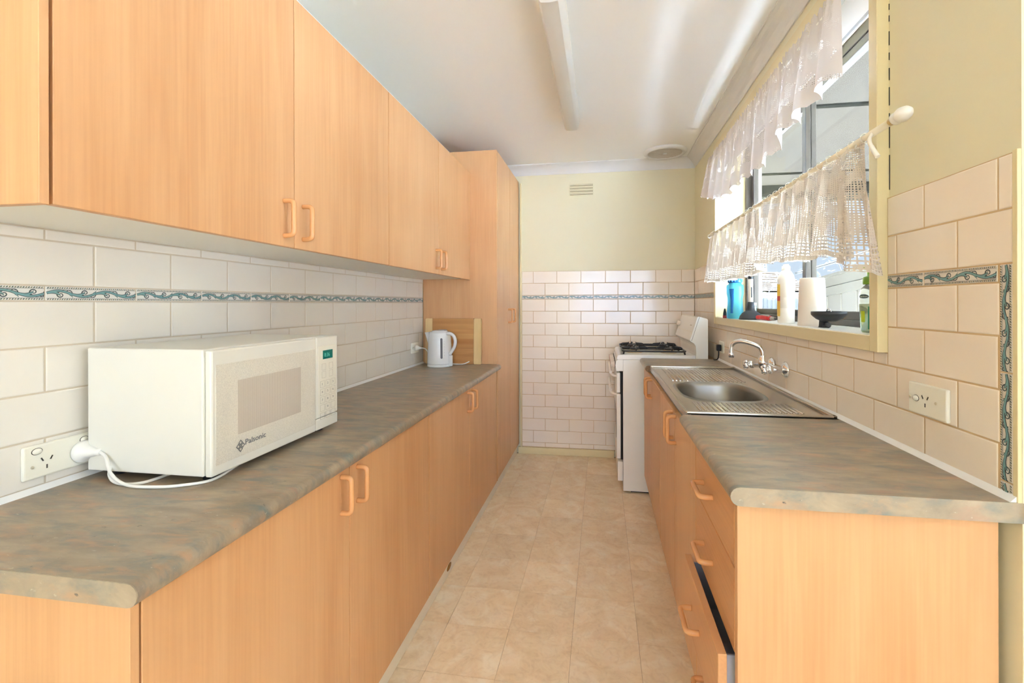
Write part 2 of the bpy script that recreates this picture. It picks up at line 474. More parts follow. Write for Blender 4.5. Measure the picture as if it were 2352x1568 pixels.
fb = lambda w, h: tile_mesh(w, h, TILE_B, 'B')

# patterned band tiles: raised scroll ornament between two rope edges
BASE_B = mat('band_white_glaze', (226, 218, 208), .14); BASE_L = mat('band_white_glaze_left', (236, 233, 228), .14)
INK = mat('band_dark_teal', (58, 74, 76), .3); TEAL = mat('band_teal', (122, 164, 166), .3); ROPE = mat('band_rope_olive', (128, 124, 92), .4)
ROPE2 = mat('band_rope_dark', (70, 86, 76), .4)
def ribbon(mb, pts, w0, w1, y):
    n = len(pts)
    vs = []; fs = []
    for i, (px, pz) in enumerate(pts):
        a = pts[max(i-1, 0)]; b = pts[min(i+1, n-1)]
        dx, dz = b[0]-a[0], b[1]-a[1]; L = math.hypot(dx, dz) or 1
        w = (w0+(w1-w0)*i/(n-1))/2
        vs += [(px-dz/L*w, y, pz+dx/L*w), (px+dz/L*w, y, pz-dx/L*w)]
    for i in range(n-1): fs.append((2*i, 2*i+1, 2*i+3, 2*i+2))
    mb.faces(vs, fs)
bcache = {}
def band_mesh(w, h, base, key):
    k = (round(w, 3), round(h, 3), key)
    if k in bcache: return bcache[k]
    b = MB(); x, z = w/2, h/2
    b.box(-x, x, 0, TH, -z, z, .0008, 1)
    def clipx(pts): return [p for p in pts if -x+.001 < p[0] < x-.001]
    zi = z-.0055
    # rope edges
    for s in (-1, 1):
        n = int(w/.0046)
        for i in range(n):
            px = -x+.002+i*(w-.004)/n
            b.mi = 3 if i % 2 else 4
            zc = s*(z-.0028)
            b.faces([(px, -.0005, zc-.0017), (px+.0026, -.0005, zc-.0012), (px+.0040, -.0005, zc+.0017), (px+.0014, -.0005, zc+.0012)], [(0, 1, 2, 3)])
        b.mi = 1
        b.faces([(-x+.001, -.0003, s*(z-.0051)-.0003), (x-.001, -.0003, s*(z-.0051)-.0003), (x-.001, -.0003, s*(z-.0051)+.0003), (-x+.001, -.0003, s*(z-.0051)+.0003)], [(0, 1, 2, 3)])
    P = .1
    def vine(t): return zi*.62*math.sin(2*PI*t/P)
    xs = [-.1+i*.0025 for i in range(81)]
    def strip(pts, a, c, mi, y):
        pts = clipx(pts)
        if len(pts) > 1: b.mi = mi; ribbon(b, pts, a, c, y)
    strip([(t, vine(t)) for t in xs], .0058, .0058, 1, -.0005)
    strip([(t, vine(t)) for t in xs], .0034, .0034, 2, -.0008)
    for c0 in (-.075, -.025, .025, .075):
        s = 1 if math.sin(2*PI*c0/P) > 0 else -1
        cx, cz = c0+.004, -s*zi*.28
        # curl spiral below/above each crest
        sp = []
        for i in range(26):
            a = i/25*PI*2.6; r = .0078*(1-i/25*.80)
            sp.append((cx+r*math.cos(a+PI*.6), cz+s*r*math.sin(a+PI*.6)*.9))
        strip(sp, .0026, .0013, 1, -.0006)
        strip([(2*(c0+.004)-.008-p[0]+.024, -p[1]) for p in sp], .0020, .0010, 1, -.00062)
        # acanthus leaf strokes
        for q, (dx, dl) in enumerate(((-.02, .020), (-.012, .016), (.010, .018))):
            lf = []
            for i in range(9):
                t = i/8
                lf.append((c0+dx+dl*t, vine(c0+dx)*(1-t)+(-s*zi*(.15+.5*q/2))*t+s*.0022*math.sin(PI*t)))
            strip(lf, .0044, .0010, 2, -.0009); strip([(p[0]+.0006, p[1]-s*.0019) for p in lf], .0022, .0008, 1, -.0007); strip([(p[0]-.0006, p[1]+s*.0019) for p in lf], .0016, .0006, 1, -.0007)
        lf = [(c0+.012+.012*math.cos(a), s*zi*.55+s*.003*math.sin(a)) for a in [i/8*PI for i in range(9)]]
        strip(lf, .0012, .0005, 1, -.0006)
    bcache[k] = b.mesh('border_tile', [base, INK, TEAL, ROPE, ROPE2])
    return bcache[k]
bl_ = lambda w, h: band_mesh(w, h, BASE_L, 'L')
bb_ = lambda w, h: band_mesh(w, h, BASE_B, 'B')

# left wall: runs between worktop and wall cabinets up to the pantry
YT = 3.0
LO, HI = .42, YT-.002
part('grout', MB().box(XL-TH, XL-.0012, LO, HI, CTL-.03, 1.43), GROUT_L, wl)
o1, o2 = .9324, .8324
row(wl, 'left', o2, LO, HI, ZL+HL+.1, 1.424, fl)
row(wl, 'left', o1, LO, HI, ZL+HL, ZL+HL+.1, fl)
row(wl, 'left', o2, LO, HI, ZL, ZL+HL, bl_, 'border_tile')
for k in range(4): row(wl, 'left', o1 if k % 2 == 0 else o2, LO, HI, ZL-.1*(k+1), ZL-.1*k, fl)
row(wl, 'left', o1, LO, HI, CTL-.004, ZL-.4, fl)

# back wall
BX0, BX1 = -.664, XR
part('grout', MB().box(BX0, BX1, YB+.0012, YB+TH, .05, ZB+HB+.2), GROUT_B, wb)
ob0 = -.5678; ob1 = ob0+.1
row(wb, 'back', ob0, BX0, BX1, ZB+HB+.1, ZB+HB+.2, fb)
row(wb, 'back', ob1, BX0, BX1, ZB+HB, ZB+HB+.1, fb)
row(wb, 'back', ob1, BX0, BX1, ZB, ZB+HB, bb_, 'border_tile')
for k in range(12): row(wb, 'back', ob1 if k % 2 == 0 else ob0, BX0, BX1, ZB-.1*(k+1), ZB-.1*k, fb)
row(wb, 'back', ob1, BX0, BX1, .058, ZB-1.2, fb)

# right wall
RY0, RY1 = .984, YB-.003
hole = [(WY0, WY1, WZ0, WZ1)]
m = MB()
gz0, gz1 = CTR-.03, ZB+HB+.2
m.box(XR+.0012, XR+TH, YE+.012, WY0, gz0, gz1); m.box(XR+.0012, XR+TH, WY1, RY1, gz0, gz1); m.box(XR+.0012, XR+TH, WY0, WY1, gz0, WZ0)
part('grout', m, GROUT_B, wr)
or0 = .9877; or1 = or0+.1
row(wr, 'right', or0, .956, RY1, ZB+HB+.1, ZB+HB+.2, fb, holes=hole)
row(wr, 'right', or1, .956, RY1, ZB+HB, ZB+HB+.1, fb, holes=hole)
row(wr, 'right', or0, RY0, RY1, ZB, ZB+HB, bb_, 'border_tile', holes=hole)
for k in range(4): row(wr, 'right', or1 if k % 2 == 0 else or0, RY0, RY1, ZB-.1*(k+1), ZB-.1*k, fb, holes=hole)
# vertical band at the end of the tiling
for z1, z0 in ((ZB+HB, ZB+HB-.2), (ZB+HB-.2, ZB+HB-.4), (ZB+HB-.4, CTR-.006)):
    L = z1-z0-.0026; W = .984-.956-.002
    o = link('border_tile', band_mesh(L, W, BASE_B, 'B'), wr, Vector((XR, .970, (z0+z1)/2))-wr.location)
    o.rotation_euler = (0, PI/2, -PI/2); o.rotation_mode = 'XYZ'
    o.rotation_euler = (Matrix.Rotation(-PI/2, 3, 'Z') @ Matrix.Rotation(PI/2, 3, 'Y')).to_euler()
part('tile_edge', MB().box(XR-.001, XR+TH, YE, .9555, CTR, ZB+HB+.203, .001), CREAM_T, wr)
# plain painted strip of wall above worktop keeps wall face; sealant beads along the worktops
struct('trim_6', MB().prism([(XL, CTL), (XL+.011, CTL), (XL, CTL+.011)], 'y', .566, YT-.003), SEAL)
struct('trim_7', MB().prism([(XR, CTR), (XR-.011, CTR), (XR, CTR+.011)], 'y', YE+.003, 3.09), SEAL)

# ------------------------------------------------------------------ handles
def handle_mesh():
    L, pr, r = .048, .030, .0068
    pts = [(0, 0, -L), (pr*.55, 0, -L), (pr*.86, 0, -L+.003), (pr, 0, -L+.012), (pr, 0, 0), (pr, 0, L-.012), (pr*.86, 0, L-.003), (pr*.55, 0, L), (0, 0, L)]
    b = MB(); b.tube(spline(pts, 4), r, 10)
    return b.mesh('handle', HANDLE)
HM = handle_mesh()
def add_handle(door, pos, facing, vertical=True):
    o = link('handle', HM, door, Vector(pos)-wpos(door))
    e = Matrix.Rotation(0 if facing > 0 else PI, 3, 'Z')
    if not vertical: e = e @ Matrix.Rotation(PI/2, 3, 'X')
    o.rotation_euler = e.to_euler()
    return o
def carcass(x0, x1, y0, y1, z0, z1, t=.016, front=None):
    # hollow box open towards the doors; front is 'hi' or 'lo' in x
    b = MB()
    b.box(x0, x1, y0, y0+t, z0, z1); b.box(x0, x1, y1-t, y1, z0, z1)
    b.box(x0, x1, y0+t, y1-t, z0, z0+t)
    if front == 'hi': b.box(x0, x0+.006, y0+t, y1-t, z0+t, z1)
    else: b.box(x1-.006, x1, y0+t, y1-t, z0+t, z1)
    return b
G = .0016
# ------------------------------------------------------------------ left base cabinets
XD = -.688
def door(parent, x0, x1, y0, y1, z0, z1, name='door', mt=None):
    return part(name, MB().box(x0, x1, y0+G, y1-G, z0, z1, .0012, 1), mt or WOOD, parent)
tall_lbl = {}
def base_cabinet(label, y0, ys, y1, endpanel=False):
    t = thing('base_cabinet', label, 'cabinet', (-.95, (y0+y1)/2, .075), 'base cabinets under the long left worktop')
    part('carcass', carcass(XL+.006, XD-.019, y0, y1, .075, CTL-.037, front='hi'), WHITEMELAMINE, t)
    a = door(t, XD-.018, XD, y0, ys, .078, CTL-.040); b = door(t, XD-.018, XD, ys, y1, .078, CTL-.040)
    add_handle(a, (XD, ys-.042, .748), 1); add_handle(b, (XD, ys+.040, .748), 1)
    if endpanel:
        part('end_panel', MB().box(XL+.004, XD, y0-.0165, y0-.002, .004, CTL-.037, .0008, 1), WOOD, t)
    return t
base_cabinet('beech base cabinet at the near end of the left run, with end panel', .595, 1.178, 1.77, True)
base_cabinet('beech two-door base cabinet beside the tall pantry, below the kettle', 1.772, 2.35, 2.984)
kb = tag(part('kickboard', MB().box(-.722, -.704, .60, 3.80, .001, .072, .001), KICK_W, None), 'long white kickboard along floor under the left cabinets', 'kickboard')
b = MB().lathe([(0, 0), (.018, 0), (.012, .0012), (0, .0016)], (-.7042, 2.06, .035), 'x', 9, sx=1.9, sy=.9)
part('chip', b, mat('raw_chip', (150, 110, 56), .9), kb, 'brown chipped patch')

# worktop with full bullnose
def bullnose(xw, xf, z0, z1, n=8):
    # polygon in (x,z): xw wall side, xf front tip
    s = 1 if xf > xw else -1; r = (z1-z0)/2; c = (z0+z1)/2
    pts = [(xw, z0), (xf-s*r, z0)]
    for k in range(1, n): a = -PI/2+PI*k/n; pts.append((xf-s*r+s*r*math.cos(a), c+r*math.sin(a)))
    pts += [(xf-s*r, z1), (xw, z1)]
    return pts
def smooth_sel(o, ang=.7):
    for p in o.data.polygons: p.use_smooth = True
    try: o.data.set_sharp_from_angle(angle=ang)
    except Exception: pass
wt = thing('worktop', 'long mottled brown-grey worktop on the left under the microwave', 'worktop', (-.93, 1.78, CTL-.036))
o = part('slab', MB().prism(bullnose(XL+.0005, -.660, CTL-.036, CTL), 'y', .567, YT-.002), STONE, wt); smooth_sel(o)
part('edge_strip', MB().prism(bullnose(XL+.0005, -.6605, CTL-.0357, CTL-.0004), 'y', .5655, .5672), STONE_E, wt, 'paler laminate strip on the cut end')

# ------------------------------------------------------------------ left wall cabinets
XU = -.872
def wall_cabinet(label, y0, ys, y1, endpanel=False, filler=0):
    t = thing('wall_cabinet', label, 'cabinet', (-1.04, (y0+y1)/2, 1.42), 'wall cabinets above the left worktop')
    b = MB().box(XL+.001, XU-.020, y0, y1, 1.425, 2.136)
    part('carcass', b, WHITEMELAMINE, t)
    e = y1-filler
    a = door(t, XU-.018, XU, y0, ys, 1.419, 2.14); c = door(t, XU-.018, XU, ys, e, 1.419, 2.14)
    add_handle(a, (XU, ys-.044, 1.497), 1); add_handle(c, (XU, ys+.038, 1.497), 1)
    if endpanel: part('end_panel', MB().box(XL+.001, XU+.001, y0-.0185, y0-.0045, 1.417, 2.142, .0008, 1), WOOD, t)
    if filler: part('filler_strip', MB().box(XU-.018, XU-.001, e+.001, y1, 1.417, 2.142, .0008, 1), WOOD, t)
    return t
wall_cabinet('large beech wall cabinet above the microwave, nearest the camera', .612, 1.204, 1.80, True)
wall_cabinet('beech wall cabinet touching the tall pantry, above the kettle', 1.801, 2.394, YT-.001, filler=.024)

# ------------------------------------------------------------------ pantry
pt = thing('pantry_cabinet', 'tall beech pantry cabinet at the end of the left run', 'cabinet', (-.95, 3.41, 0))
part('carcass', MB().box(XL, XD-.020, YT+.019, YB-.006, .078, 2.279), WOOD, pt)
part('side_panel', MB().box(XL, XD-.0005, YT, YT+.018, .076, 2.285, .0008, 1), WOOD, pt)
a = door(pt, XD-.018, XD, YT+.019, 3.435, .082, 2.283); c = door(pt, XD-.018, XD, 3.435, YB-.008, .082, 2.283)
add_handle(a, (XD, 3.375, 1.168), 1); add_handle(c, (XD, 3.50, 1.168), 1)
part('plinth', MB().box(-1.1, -.73, YT+.02, YB-.02, .002, .077), WOODY, pt)

# ------------------------------------------------------------------ right base cabinets
XF = .265
KZ = .165
FT = CTR-.040            # top of drawer fronts
du = thing('drawer_cabinet', 'beech four-drawer cabinet at the near end of the right run', 'cabinet', (.5, 1.17, 0))
part('carcass', carcass(XF+.020, XR-.004, .988, 1.373, KZ, CTR-.037, front='lo'), WHITEMELAMINE, du)
part('end_panel', MB().box(XF, .718, .968, .9865, .003, CTR-.037, .0008, 1), WOOD, du)
def drawer(z0, z1, out=0, box=False):
    f = part('drawer', MB().box(XF-out, XF-out+.018, .988+G, 1.373-G, z0, z1, .0012, 1), WOODY, du)
    add_handle(f, (XF-out, 1.222, z0+(z1-z0)*(.46)), -1, False)
    if box:
        b = MB(); xa, xb = XF-out+.0185, .66
        b.box(xa, xb, 1.006, 1.010, z0+.02, z1-.012); b.box(xa, xb, 1.351, 1.355, z0+.02, z1-.012)
        b.box(xb-.004, xb, 1.010, 1.351, z0+.02, z1-.03); b.box(xa, xb, 1.010, 1.351, z0+.02, z0+.026)
        part('drawer_box', b, GREY_METAL, f, 'grey metal drawer sides')
    return f
drawer(.722, FT); drawer(.547, .719); drawer(.377, .541, .032, True); drawer(KZ+.012, .374)
def sink_cabinet(label, y0, ys, y1, top):
    t = thing('base_cabinet', label, 'cabinet', (.5, (y0+y1)/2, KZ), 'base cabinets under the sink')
    part('carcass', carcass(XF+.020, XR-.004, y0, y1, KZ, CTR-.06, front='lo'), WHITEMELAMINE, t)
    a = door(t, XF, XF+.018, y0, ys, KZ+.006, top); b = door(t, XF, XF+.018, ys, y1, KZ+.006, top)
    add_handle(a, (XF, ys-.036, .80), -1); add_handle(b, (XF, ys+.036, .80), -1)
    return t
s1 = sink_cabinet('beech two-door cabinet under the sink, beside the drawers', 1.375, 1.765, 2.188, FT-.004)
s2 = sink_cabinet('beech two-door cabinet under the sink, beside the stove', 2.190, 2.572, 2.99, FT-.004)
b = MB().box(XF+.021, XF+.030, 1.60, 2.183, CTR-.060, CTR-.014); part('rail', b, WHITEMELAMINE, s1, 'white rail under the sink front')
b = MB().box(XF+.021, XF+.030, 2.195, 2.70, CTR-.060, CTR-.014); part('rail', b, WHITEMELAMINE, s2, 'white rail under the sink front')
tag(part('kickboard', MB().box(.318, .334, .99, 3.0, .002, KZ-.002, .001), WOODY, None), 'orange beech kickboard under the right cabinets, reaching the stove', 'kickboard')

SY0, SY1 = 1.545, 2.665
wt = thing('worktop', 'mottled brown-grey worktop on the right around the steel sink', 'worktop', (.5, 2.0, CTR-.036))
o = part('slab', MB().prism(bullnose(XR-.0005, .247, CTR-.036, CTR), 'y', YE+.002, SY0-.004), STONE, wt); smooth_sel(o)
o = part('slab', MB().prism(bullnose(XR-.0005, .247, CTR-.036, CTR), 'y', SY1+.06, 3.095), STONE, wt); smooth_sel(o)
part('sink_bridge', MB().box(.300, XR-.0005, SY1-.02, SY1+.0595, CTR-.036, CTR-.0004), STONE, wt)
part('rear_strip', MB().box(.7185, XR-.0005, SY0-.0035, SY1-.0205, CTR-.036, CTR-.0004), STONE, wt)
part('edge_strip', MB().prism(bullnose(.741, .2465, CTR-.0362, CTR+.0003), 'y', YE-.0002, YE+.002), STONE_E, wt, 'paler laminate strip on the near end')
part('cut_end', MB().prism(bullnose(.300, .2472, CTR-.0355, CTR-.0005), 'y', SY1+.0585, SY1+.0602), CHIP, wt, 'raw brown cut end')

# ------------------------------------------------------------------ sink
sk = thing('sink', 'stainless steel sink with one bowl and drainers either side', 'sink', (.49, 2.1, CTR))
def bowl_outline(n=48, grow=0):
    pts = []
    for i in range(n):
        a = 2*PI*i/n; c, s = math.cos(a), math.sin(a); e = 2/3.2
        pts.append((.462+(.150+grow)*math.copysign(abs(c)**e, c), 1.965+(.205+grow)*math.copysign(abs(s)**e, s)))
    return pts
SX0, SX1, ZS = .268, .716, CTR+.004
def rect_hit(p, c=(.462, 1.965)):
    dx, dy = p[0]-c[0], p[1]-c[1]; t = 1e9
    if dx > 1e-9: t = min(t, (SX1-.014-c[0])/dx)
    if dx < -1e-9: t = min(t, (SX0+.012-c[0])/dx)
    if dy > 1e-9: t = min(t, (SY1-.014-c[1])/dy)
    if dy < -1e-9: t = min(t, (SY0+.014-c[1])/dy)
    return (c[0]+dx*t, c[1]+dy*t)
n = 96
inn = bowl_outline(n, .012); out = [rect_hit(p) for p in inn]
cor = [(SX1-.014, SY1-.014), (SX0+.012, SY1-.014), (SX0+.012, SY0+.014), (SX1-.014, SY0+.014)]
for c in cor:      # snap nearest samples to the corners
    i = min(range(n), key=lambda k: (out[k][0]-c[0])**2+(out[k][1]-c[1])**2); out[i] = c
b = MB()
vs = [(p[0], p[1], ZS-.003) for p in inn]+[(p[0], p[1], ZS-.003) for p in out]
b.faces(vs, [(i, (i+1) % n, n+(i+1) % n, n+i) for i in range(n)])
part('deck', b, STEEL, sk)
b = MB(); prof = [(0.012, ZS-.003), (.004, ZS+.001), (-.002, ZS-.003), (-.006, ZS-.02), (-.012, ZS-.10), (-.03, ZS-.145), (-.06, ZS-.155)]
rings = [[(p[0], p[1], z) for p in bowl_outline(n, g)] for g, z in prof]
vs = [v for r in rings for v in r]; fs = []
for k in range(len(rings)-1):
    for i in range(n): fs.append((k*n+i, k*n+(i+1) % n, (k+1)*n+(i+1) % n, (k+1)*n+i))
fs.append(tuple((len(rings)-1)*n+i for i in range(n)))
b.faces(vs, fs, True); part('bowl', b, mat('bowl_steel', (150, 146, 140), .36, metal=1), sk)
# raised rim with a rolled edge; front edge folds down over the cut worktop
def rim_bar(b, x0, x1, y0, y1, h):
    b.box(x0, x1, y0, y1, ZS-.004, ZS+h, .003, 2)
b = MB()
rim_bar(b, SX0+.002, SX1, SY0, SY0+.015, .006); rim_bar(b, SX0+.002, SX1, SY1-.026, SY1, .007); rim_bar(b, SX1-.014, SX1, SY0, SY1, .006); rim_bar(b, SX0, SX0+.012, SY0, SY1, .002)
o = part('rim', b, STEEL, sk); smooth_sel(o, .9)
part('front_lip', MB().box(SX0, SX0+.002, SY0+.002, SY1-.01, CTR-.018, ZS), STEEL, sk)
b = MB()
for (ya, yb) in ((SY0+.05, 1.735), (2.205, SY1-.06)):
    for i in range(20):
        x = .325+i*.0165
        b.tube([(x, ya, ZS-.0032), (x, yb, ZS-.0032)], .0034, 6)
part('drainer_ridges', b, STEEL, sk, stuff=True)
b = MB().lathe([(0, .004), (.012, .004), (.026, .002), (.034, .0), (.034, -.003)], (.462, 1.965, ZS-.154), n=24)
part('drain', b, CHROME, sk)

# ------------------------------------------------------------------ tap
tp = thing('wall_tap', 'chrome wall mixer tap with swivel spout and two handles', 'tap', (XR-.001, 2.06, .99))
for y, xe in ((1.983, .664), (2.137, .640)):
    b = MB().lathe([(0, -.001), (.033, -.001), (.033, -.006), (.024, -.014), (.013, -.020), (.0, -.020)], (XR, y, .990), 'x', 28)
    part('flange', b, CHROME, tp)
    b = MB().lathe([(.0125, -.016), (.0125, -(XR-xe)+.016), (.016, -(XR-xe)+.014), (.0165, -(XR-xe)-.004), (.010, -(XR-xe)-.008), (0, -(XR-xe)-.008)], (XR, y, .990), 'x', 20)
    part('valve', b, CHROME, tp)
    b = MB(); xh = xe-.008
    for k in range(4):
        a = k*PI/2+.5
        b.lathe([(0, .0), (.0075, .002), (.0085, -.010), (.005, -.017), (0, -.018)], (xh, y+.014*math.cos(a), .990+.014*math.sin(a)), 'x', 12)
    b.lathe([(0, .002), (.013, 0), (.013, -.012), (.009, -.019), (0, -.020)], (xh, y, .990), 'x', 16)
    part('tap_handle', b, CHROME, tp)
b = MB()
b.tube(spline([(.690, 1.985, .991), (.678, 2.02, 1.0), (.672, 2.06, 1.004)], 5), .0125, 12)
b.tube(spline([(.690, 2.135, .991), (.678, 2.10, 1.0), (.672, 2.06, 1.004)], 5), .0125, 12)
b.lathe([(0, -.026), (.010, -.024), (.018, -.014), (.020, .004), (.019, .020), (.015, .026), (.015, .034), (0, .034)], (.668, 2.06, 1.004), 'z', 20)
part('mixer_body', b, CHROME, tp)
sp = spline([(.667, 2.06, 1.034), (.666, 2.06, 1.052), (.660, 2.063, 1.068), (.645, 2.068, 1.079), (.615, 2.085, 1.090), (.590, 2.10, 1.094), (.573, 2.112, 1.089), (.562, 2.12, 1.075), (.559, 2.122, 1.055), (.559, 2.122, 1.040)], 6)
part('spout', MB().tube(sp, .0095, 14), CHROME, tp)
part('aerator', MB().lathe([(0, 0), (.0118, 0), (.0122, .016), (.0105, .020), (0, .020)], (.559, 2.122, 1.022), n=18), CHROME, tp)

# ------------------------------------------------------------------ power outlets
SLOT = mat('socket_slot', (70, 62, 54), .8)
def outlet(label, origin, U, N, w, h, sockets, switches, screws=(), group=None):
    # U: world direction of the plate's width, N: outward normal
    o = thing('power_outlet', label, 'outlet', origin, group)
    rotz = math.atan2(N[1], N[0])+PI/2      # local -y = outward
    def add(nm, mb, mt):
        me = mb.mesh(nm, mt); q = link(nm, me, o); return q
    o.rotation_euler = (0, 0, rotz)
    add('plate', MB().box(-w/2, w/2, -.009, 0, -h/2, h/2, .004, 3), PLATE)
    for (x, z) in sockets:
        b = MB()
        for dx, an in ((-.0085, .5), (.0085, -.5)):
            c, s = math.cos(an), math.sin(an)
            pts = [(-.0012, -.0042), (.0012, -.0042), (.0012, .0042), (-.0012, .0042)]
            b.prism([(x+dx+p[0]*c-p[1]*s*-1*-1, z+.006+p[0]*s+p[1]*c) for p in pts], 'y', -.0096, -.0088)
        b.box(x-.0012, x+.0012, -.0096, -.0088, z-.0155, z-.007)
        add('socket', b, SLOT)
    for (x, z) in switches:
        b = MB().lathe([(0, -.0096), (.0098, -.0096), (.0105, -.0088)], (x, 0, z), 'y', 20, sy=.72, sx=1.0)
        add('switch_surround', b, SLOT)
        add('switch', MB().lathe([(0, -.0135), (.0070, -.0128), (.0090, -.0096)], (x, 0, z), 'y', 20, sy=.72, sx=1.0), PLATE)
    for (x, z) in screws:
        add('screw_cap', MB().lathe([(0, -.0104), (.0030, -.0100), (.0034, -.0088)], (x, 0, z), 'y', 12), mat('cap_beige', (214, 200, 170), .4))
    return o
outlet('white single power outlet with empty socket on the right wall tiles', (XR, 1.166, 1.036), None, (-1, 0, 0), .124, .072, [(-.004, 0)], [(-.034, 0)], [(.030, 0), (-.055, 0)])
outlet('cream double power outlet on left wall behind the microwave', (XL, .855, .921), None, (1, 0, 0), .136, .072, [(-.026, -.004), (.040, -.004)], [(-.044, .022), (.048, .022)], [(-.052, -.010)])
outlet('white power outlet on the left wall tiles behind the kettle', (XL, 2.845, .973), None, (1, 0, 0), .116, .070, [(0, 0)], [(-.034, 0)])
outlet('white power outlet on the right wall beside the stove', (XR, 2.975, .990), None, (-1, 0, 0), .100, .070, [(0, 0)], [])
# ------------------------------------------------------------------ microwave
MWX = -.858
mw = thing('microwave', 'cream white microwave oven on the left worktop', 'microwave', (-1.02, 1.15, CTL))
MZ0, MZ1 = .871, 1.157
part('plug', MB().lathe([(0, .0), (.024, .0), (.026, .006), (.024, .014), (.014, .022), (.011, .034), (.008, .042), (.0075, .052), (0, .052)], (XL+.0098, .897, .917), 'x', 24), CORDW, mw)
pth = spline([(XL+.060, .897, .917), (XL+.085, .890, .908), (XL+.12, .872, .880), (XL+.17, .862, .862), (XL+.23, .866, .8585), (XL+.29, .885, .8585), (XL+.33, .93, .8585), (XL+.30, 1.05, .8585)], 8)
part('cable', MB().tube(pth, .0035, 8), CORDW, mw)
pth = spline([(XL+.058, .899, .915), (XL+.075, .915, .900), (XL+.10, .885, .872), (XL+.14, .872, .8590), (XL+.19, .885, .8585), (XL+.20, .95, .8585)], 8)
part('cable', MB().tube(pth, .0035, 8), CORDW, mw)
part('casing', MB().box(-1.182, -.876, .898, 1.398, MZ0+.002, MZ1, .003, 2), APPL, mw)
part('door', MB().box(-.8755, MWX, .902, 1.281, MZ0, MZ1-.003, .004, 2), APPL, mw)
md = mw.children[-1]
SPK = mat('speckled_panel', (228, 222, 208), .3, var=(420, (206, 200, 188)))
part('door_panel', MB().box(MWX-.0005, MWX+.0008, .913, 1.277, .893, 1.121, .0006, 1), SPK, md)
def mesh_window():
    m, t, b = newmat('perforated_screen')
    tc = t.nodes.new('ShaderNodeTexCoord'); mp = t.nodes.new('ShaderNodeMapping'); mp.inputs['Scale'].default_value = (430, 430, 430)
    mp.inputs['Rotation'].default_value = (math.radians(45), 0, 0)
    ck = t.nodes.new('ShaderNodeTexChecker'); ck.inputs['Scale'].default_value = 1
    ck.inputs[1].default_value = (*lin((214, 204, 190)), 1); ck.inputs[2].default_value = (*lin((188, 178, 166)), 1)
    t.links.new(tc.outputs['Object'], mp.inputs[0]); t.links.new(mp.outputs[0], ck.inputs[0]); t.links.new(ck.outputs[0], b.inputs[0])
    b.inputs['Roughness'].default_value = .25; return m
part('door_window', MB().box(MWX+.0005, MWX+.0013, .976, 1.209, .947, 1.077), mesh_window(), md)
part('control_panel', MB().box(-.8755, MWX, 1.284, 1.398, MZ0+.036, MZ1-.001, .004, 2), APPL, mw)
mcp = mw.children[-1]
part('door_button', MB().box(-.8755, MWX-.0005, 1.284, 1.398, MZ0, MZ0+.034, .003, 2), APPL, mw)
part('keypad', MB().box(MWX-.0005, MWX+.0006, 1.293, 1.389, .918, 1.128, .0004, 1), mat('keypad_cream', (232, 228, 214), .35), mcp)
part('display', MB().box(MWX, MWX+.0012, 1.316, 1.368, 1.086, 1.113), mat('display_green', (0, 112, 100), .2), mcp)
LETTER = mat('grey_lettering', (120, 122, 122), .5); DIG = mat('display_digit', (90, 200, 180), .4); KEYL = mat('key_outline', (176, 170, 156), .5)
def wall_text(body, size, mt, parent, pos, shear=0, bold=False, name='lettering', sx_=1):
    me = text_mesh(body, size, mt, name, .0002, bold, shear)
    o = link(name, me, parent, Vector(pos)-wpos(parent))
    o.rotation_euler = (PI/2, 0, PI/2); o.scale = (sx_, 1, 1)
    return o
wall_text('8:36', .017, DIG, mcp, (MWX+.0014, 1.323, 1.093), name='display_digits')
keys = []
kb_ = MB()
def key_outline(y0, y1, z0, z1):
    x = MWX+.0008; t = .0005
    for a in ((y0, y1, z0, z0+t), (y0, y1, z1-t, z1), (y0, y0+t, z0, z1), (y1-t, y1, z0, z1)): kb_.box(x-.0003, x+.0002, *a)
for z in (1.052, 1.028):
    for y in (1.311, 1.349): key_outline(y, y+.021, z, z+.020)
lab = ['1', '2', '3', '4', '5', '6', '7', '8', '9', '', '0', '', '', '', '']
for r_ in range(5):
    for c_ in range(3):
        y, z = 1.302+c_*.0285, 1.000-r_*.0245
        key_outline(y, y+.023, z-.001, z+.019)
        q = lab[r_*3+c_]
        if q: keys.append((q, y+.0085, z+.006))
part('key_outlines', kb_, KEYL, mcp)
for q, y, z in keys: wall_text(q, .010, LETTER, mcp, (MWX+.0009, y, z), name='key_number')
wall_text('Palsonic', .0185, LETTER, md, (MWX+.0012, .998, .9165), bold=True, name='brand_lettering', sx_=1.18)
b = MB()
def diamond(cy, cz, r):
    for k in range(4):
        a = k*PI/2; a2 = a+PI/2
        p = [(cy+r*math.cos(a), cz+r*math.sin(a)), (cy+r*math.cos(a2), cz+r*math.sin(a2)), (cy+r*.5*math.cos(a2), cz+r*.5*math.sin(a2)), (cy+r*.5*math.cos(a), cz+r*.5*math.sin(a))]
        b.faces([(MWX+.0014, q[0], q[1]) for q in p], [(0, 1, 2, 3)])
for cy, cz in ((.984, .926), (.977, .918), (.984, .910), (.991, .918)): diamond(cy, cz, .0072)
part('logo', b, LETTER, md)
for y in (.94, 1.355):
    for x in (-1.14, -.90):
        part('foot', MB().lathe([(0, 0), (.013, 0), (.013, MZ0+.003-CTL), (0, MZ0+.003-CTL)], (x, y, CTL), n=12), BLACKP, mw)

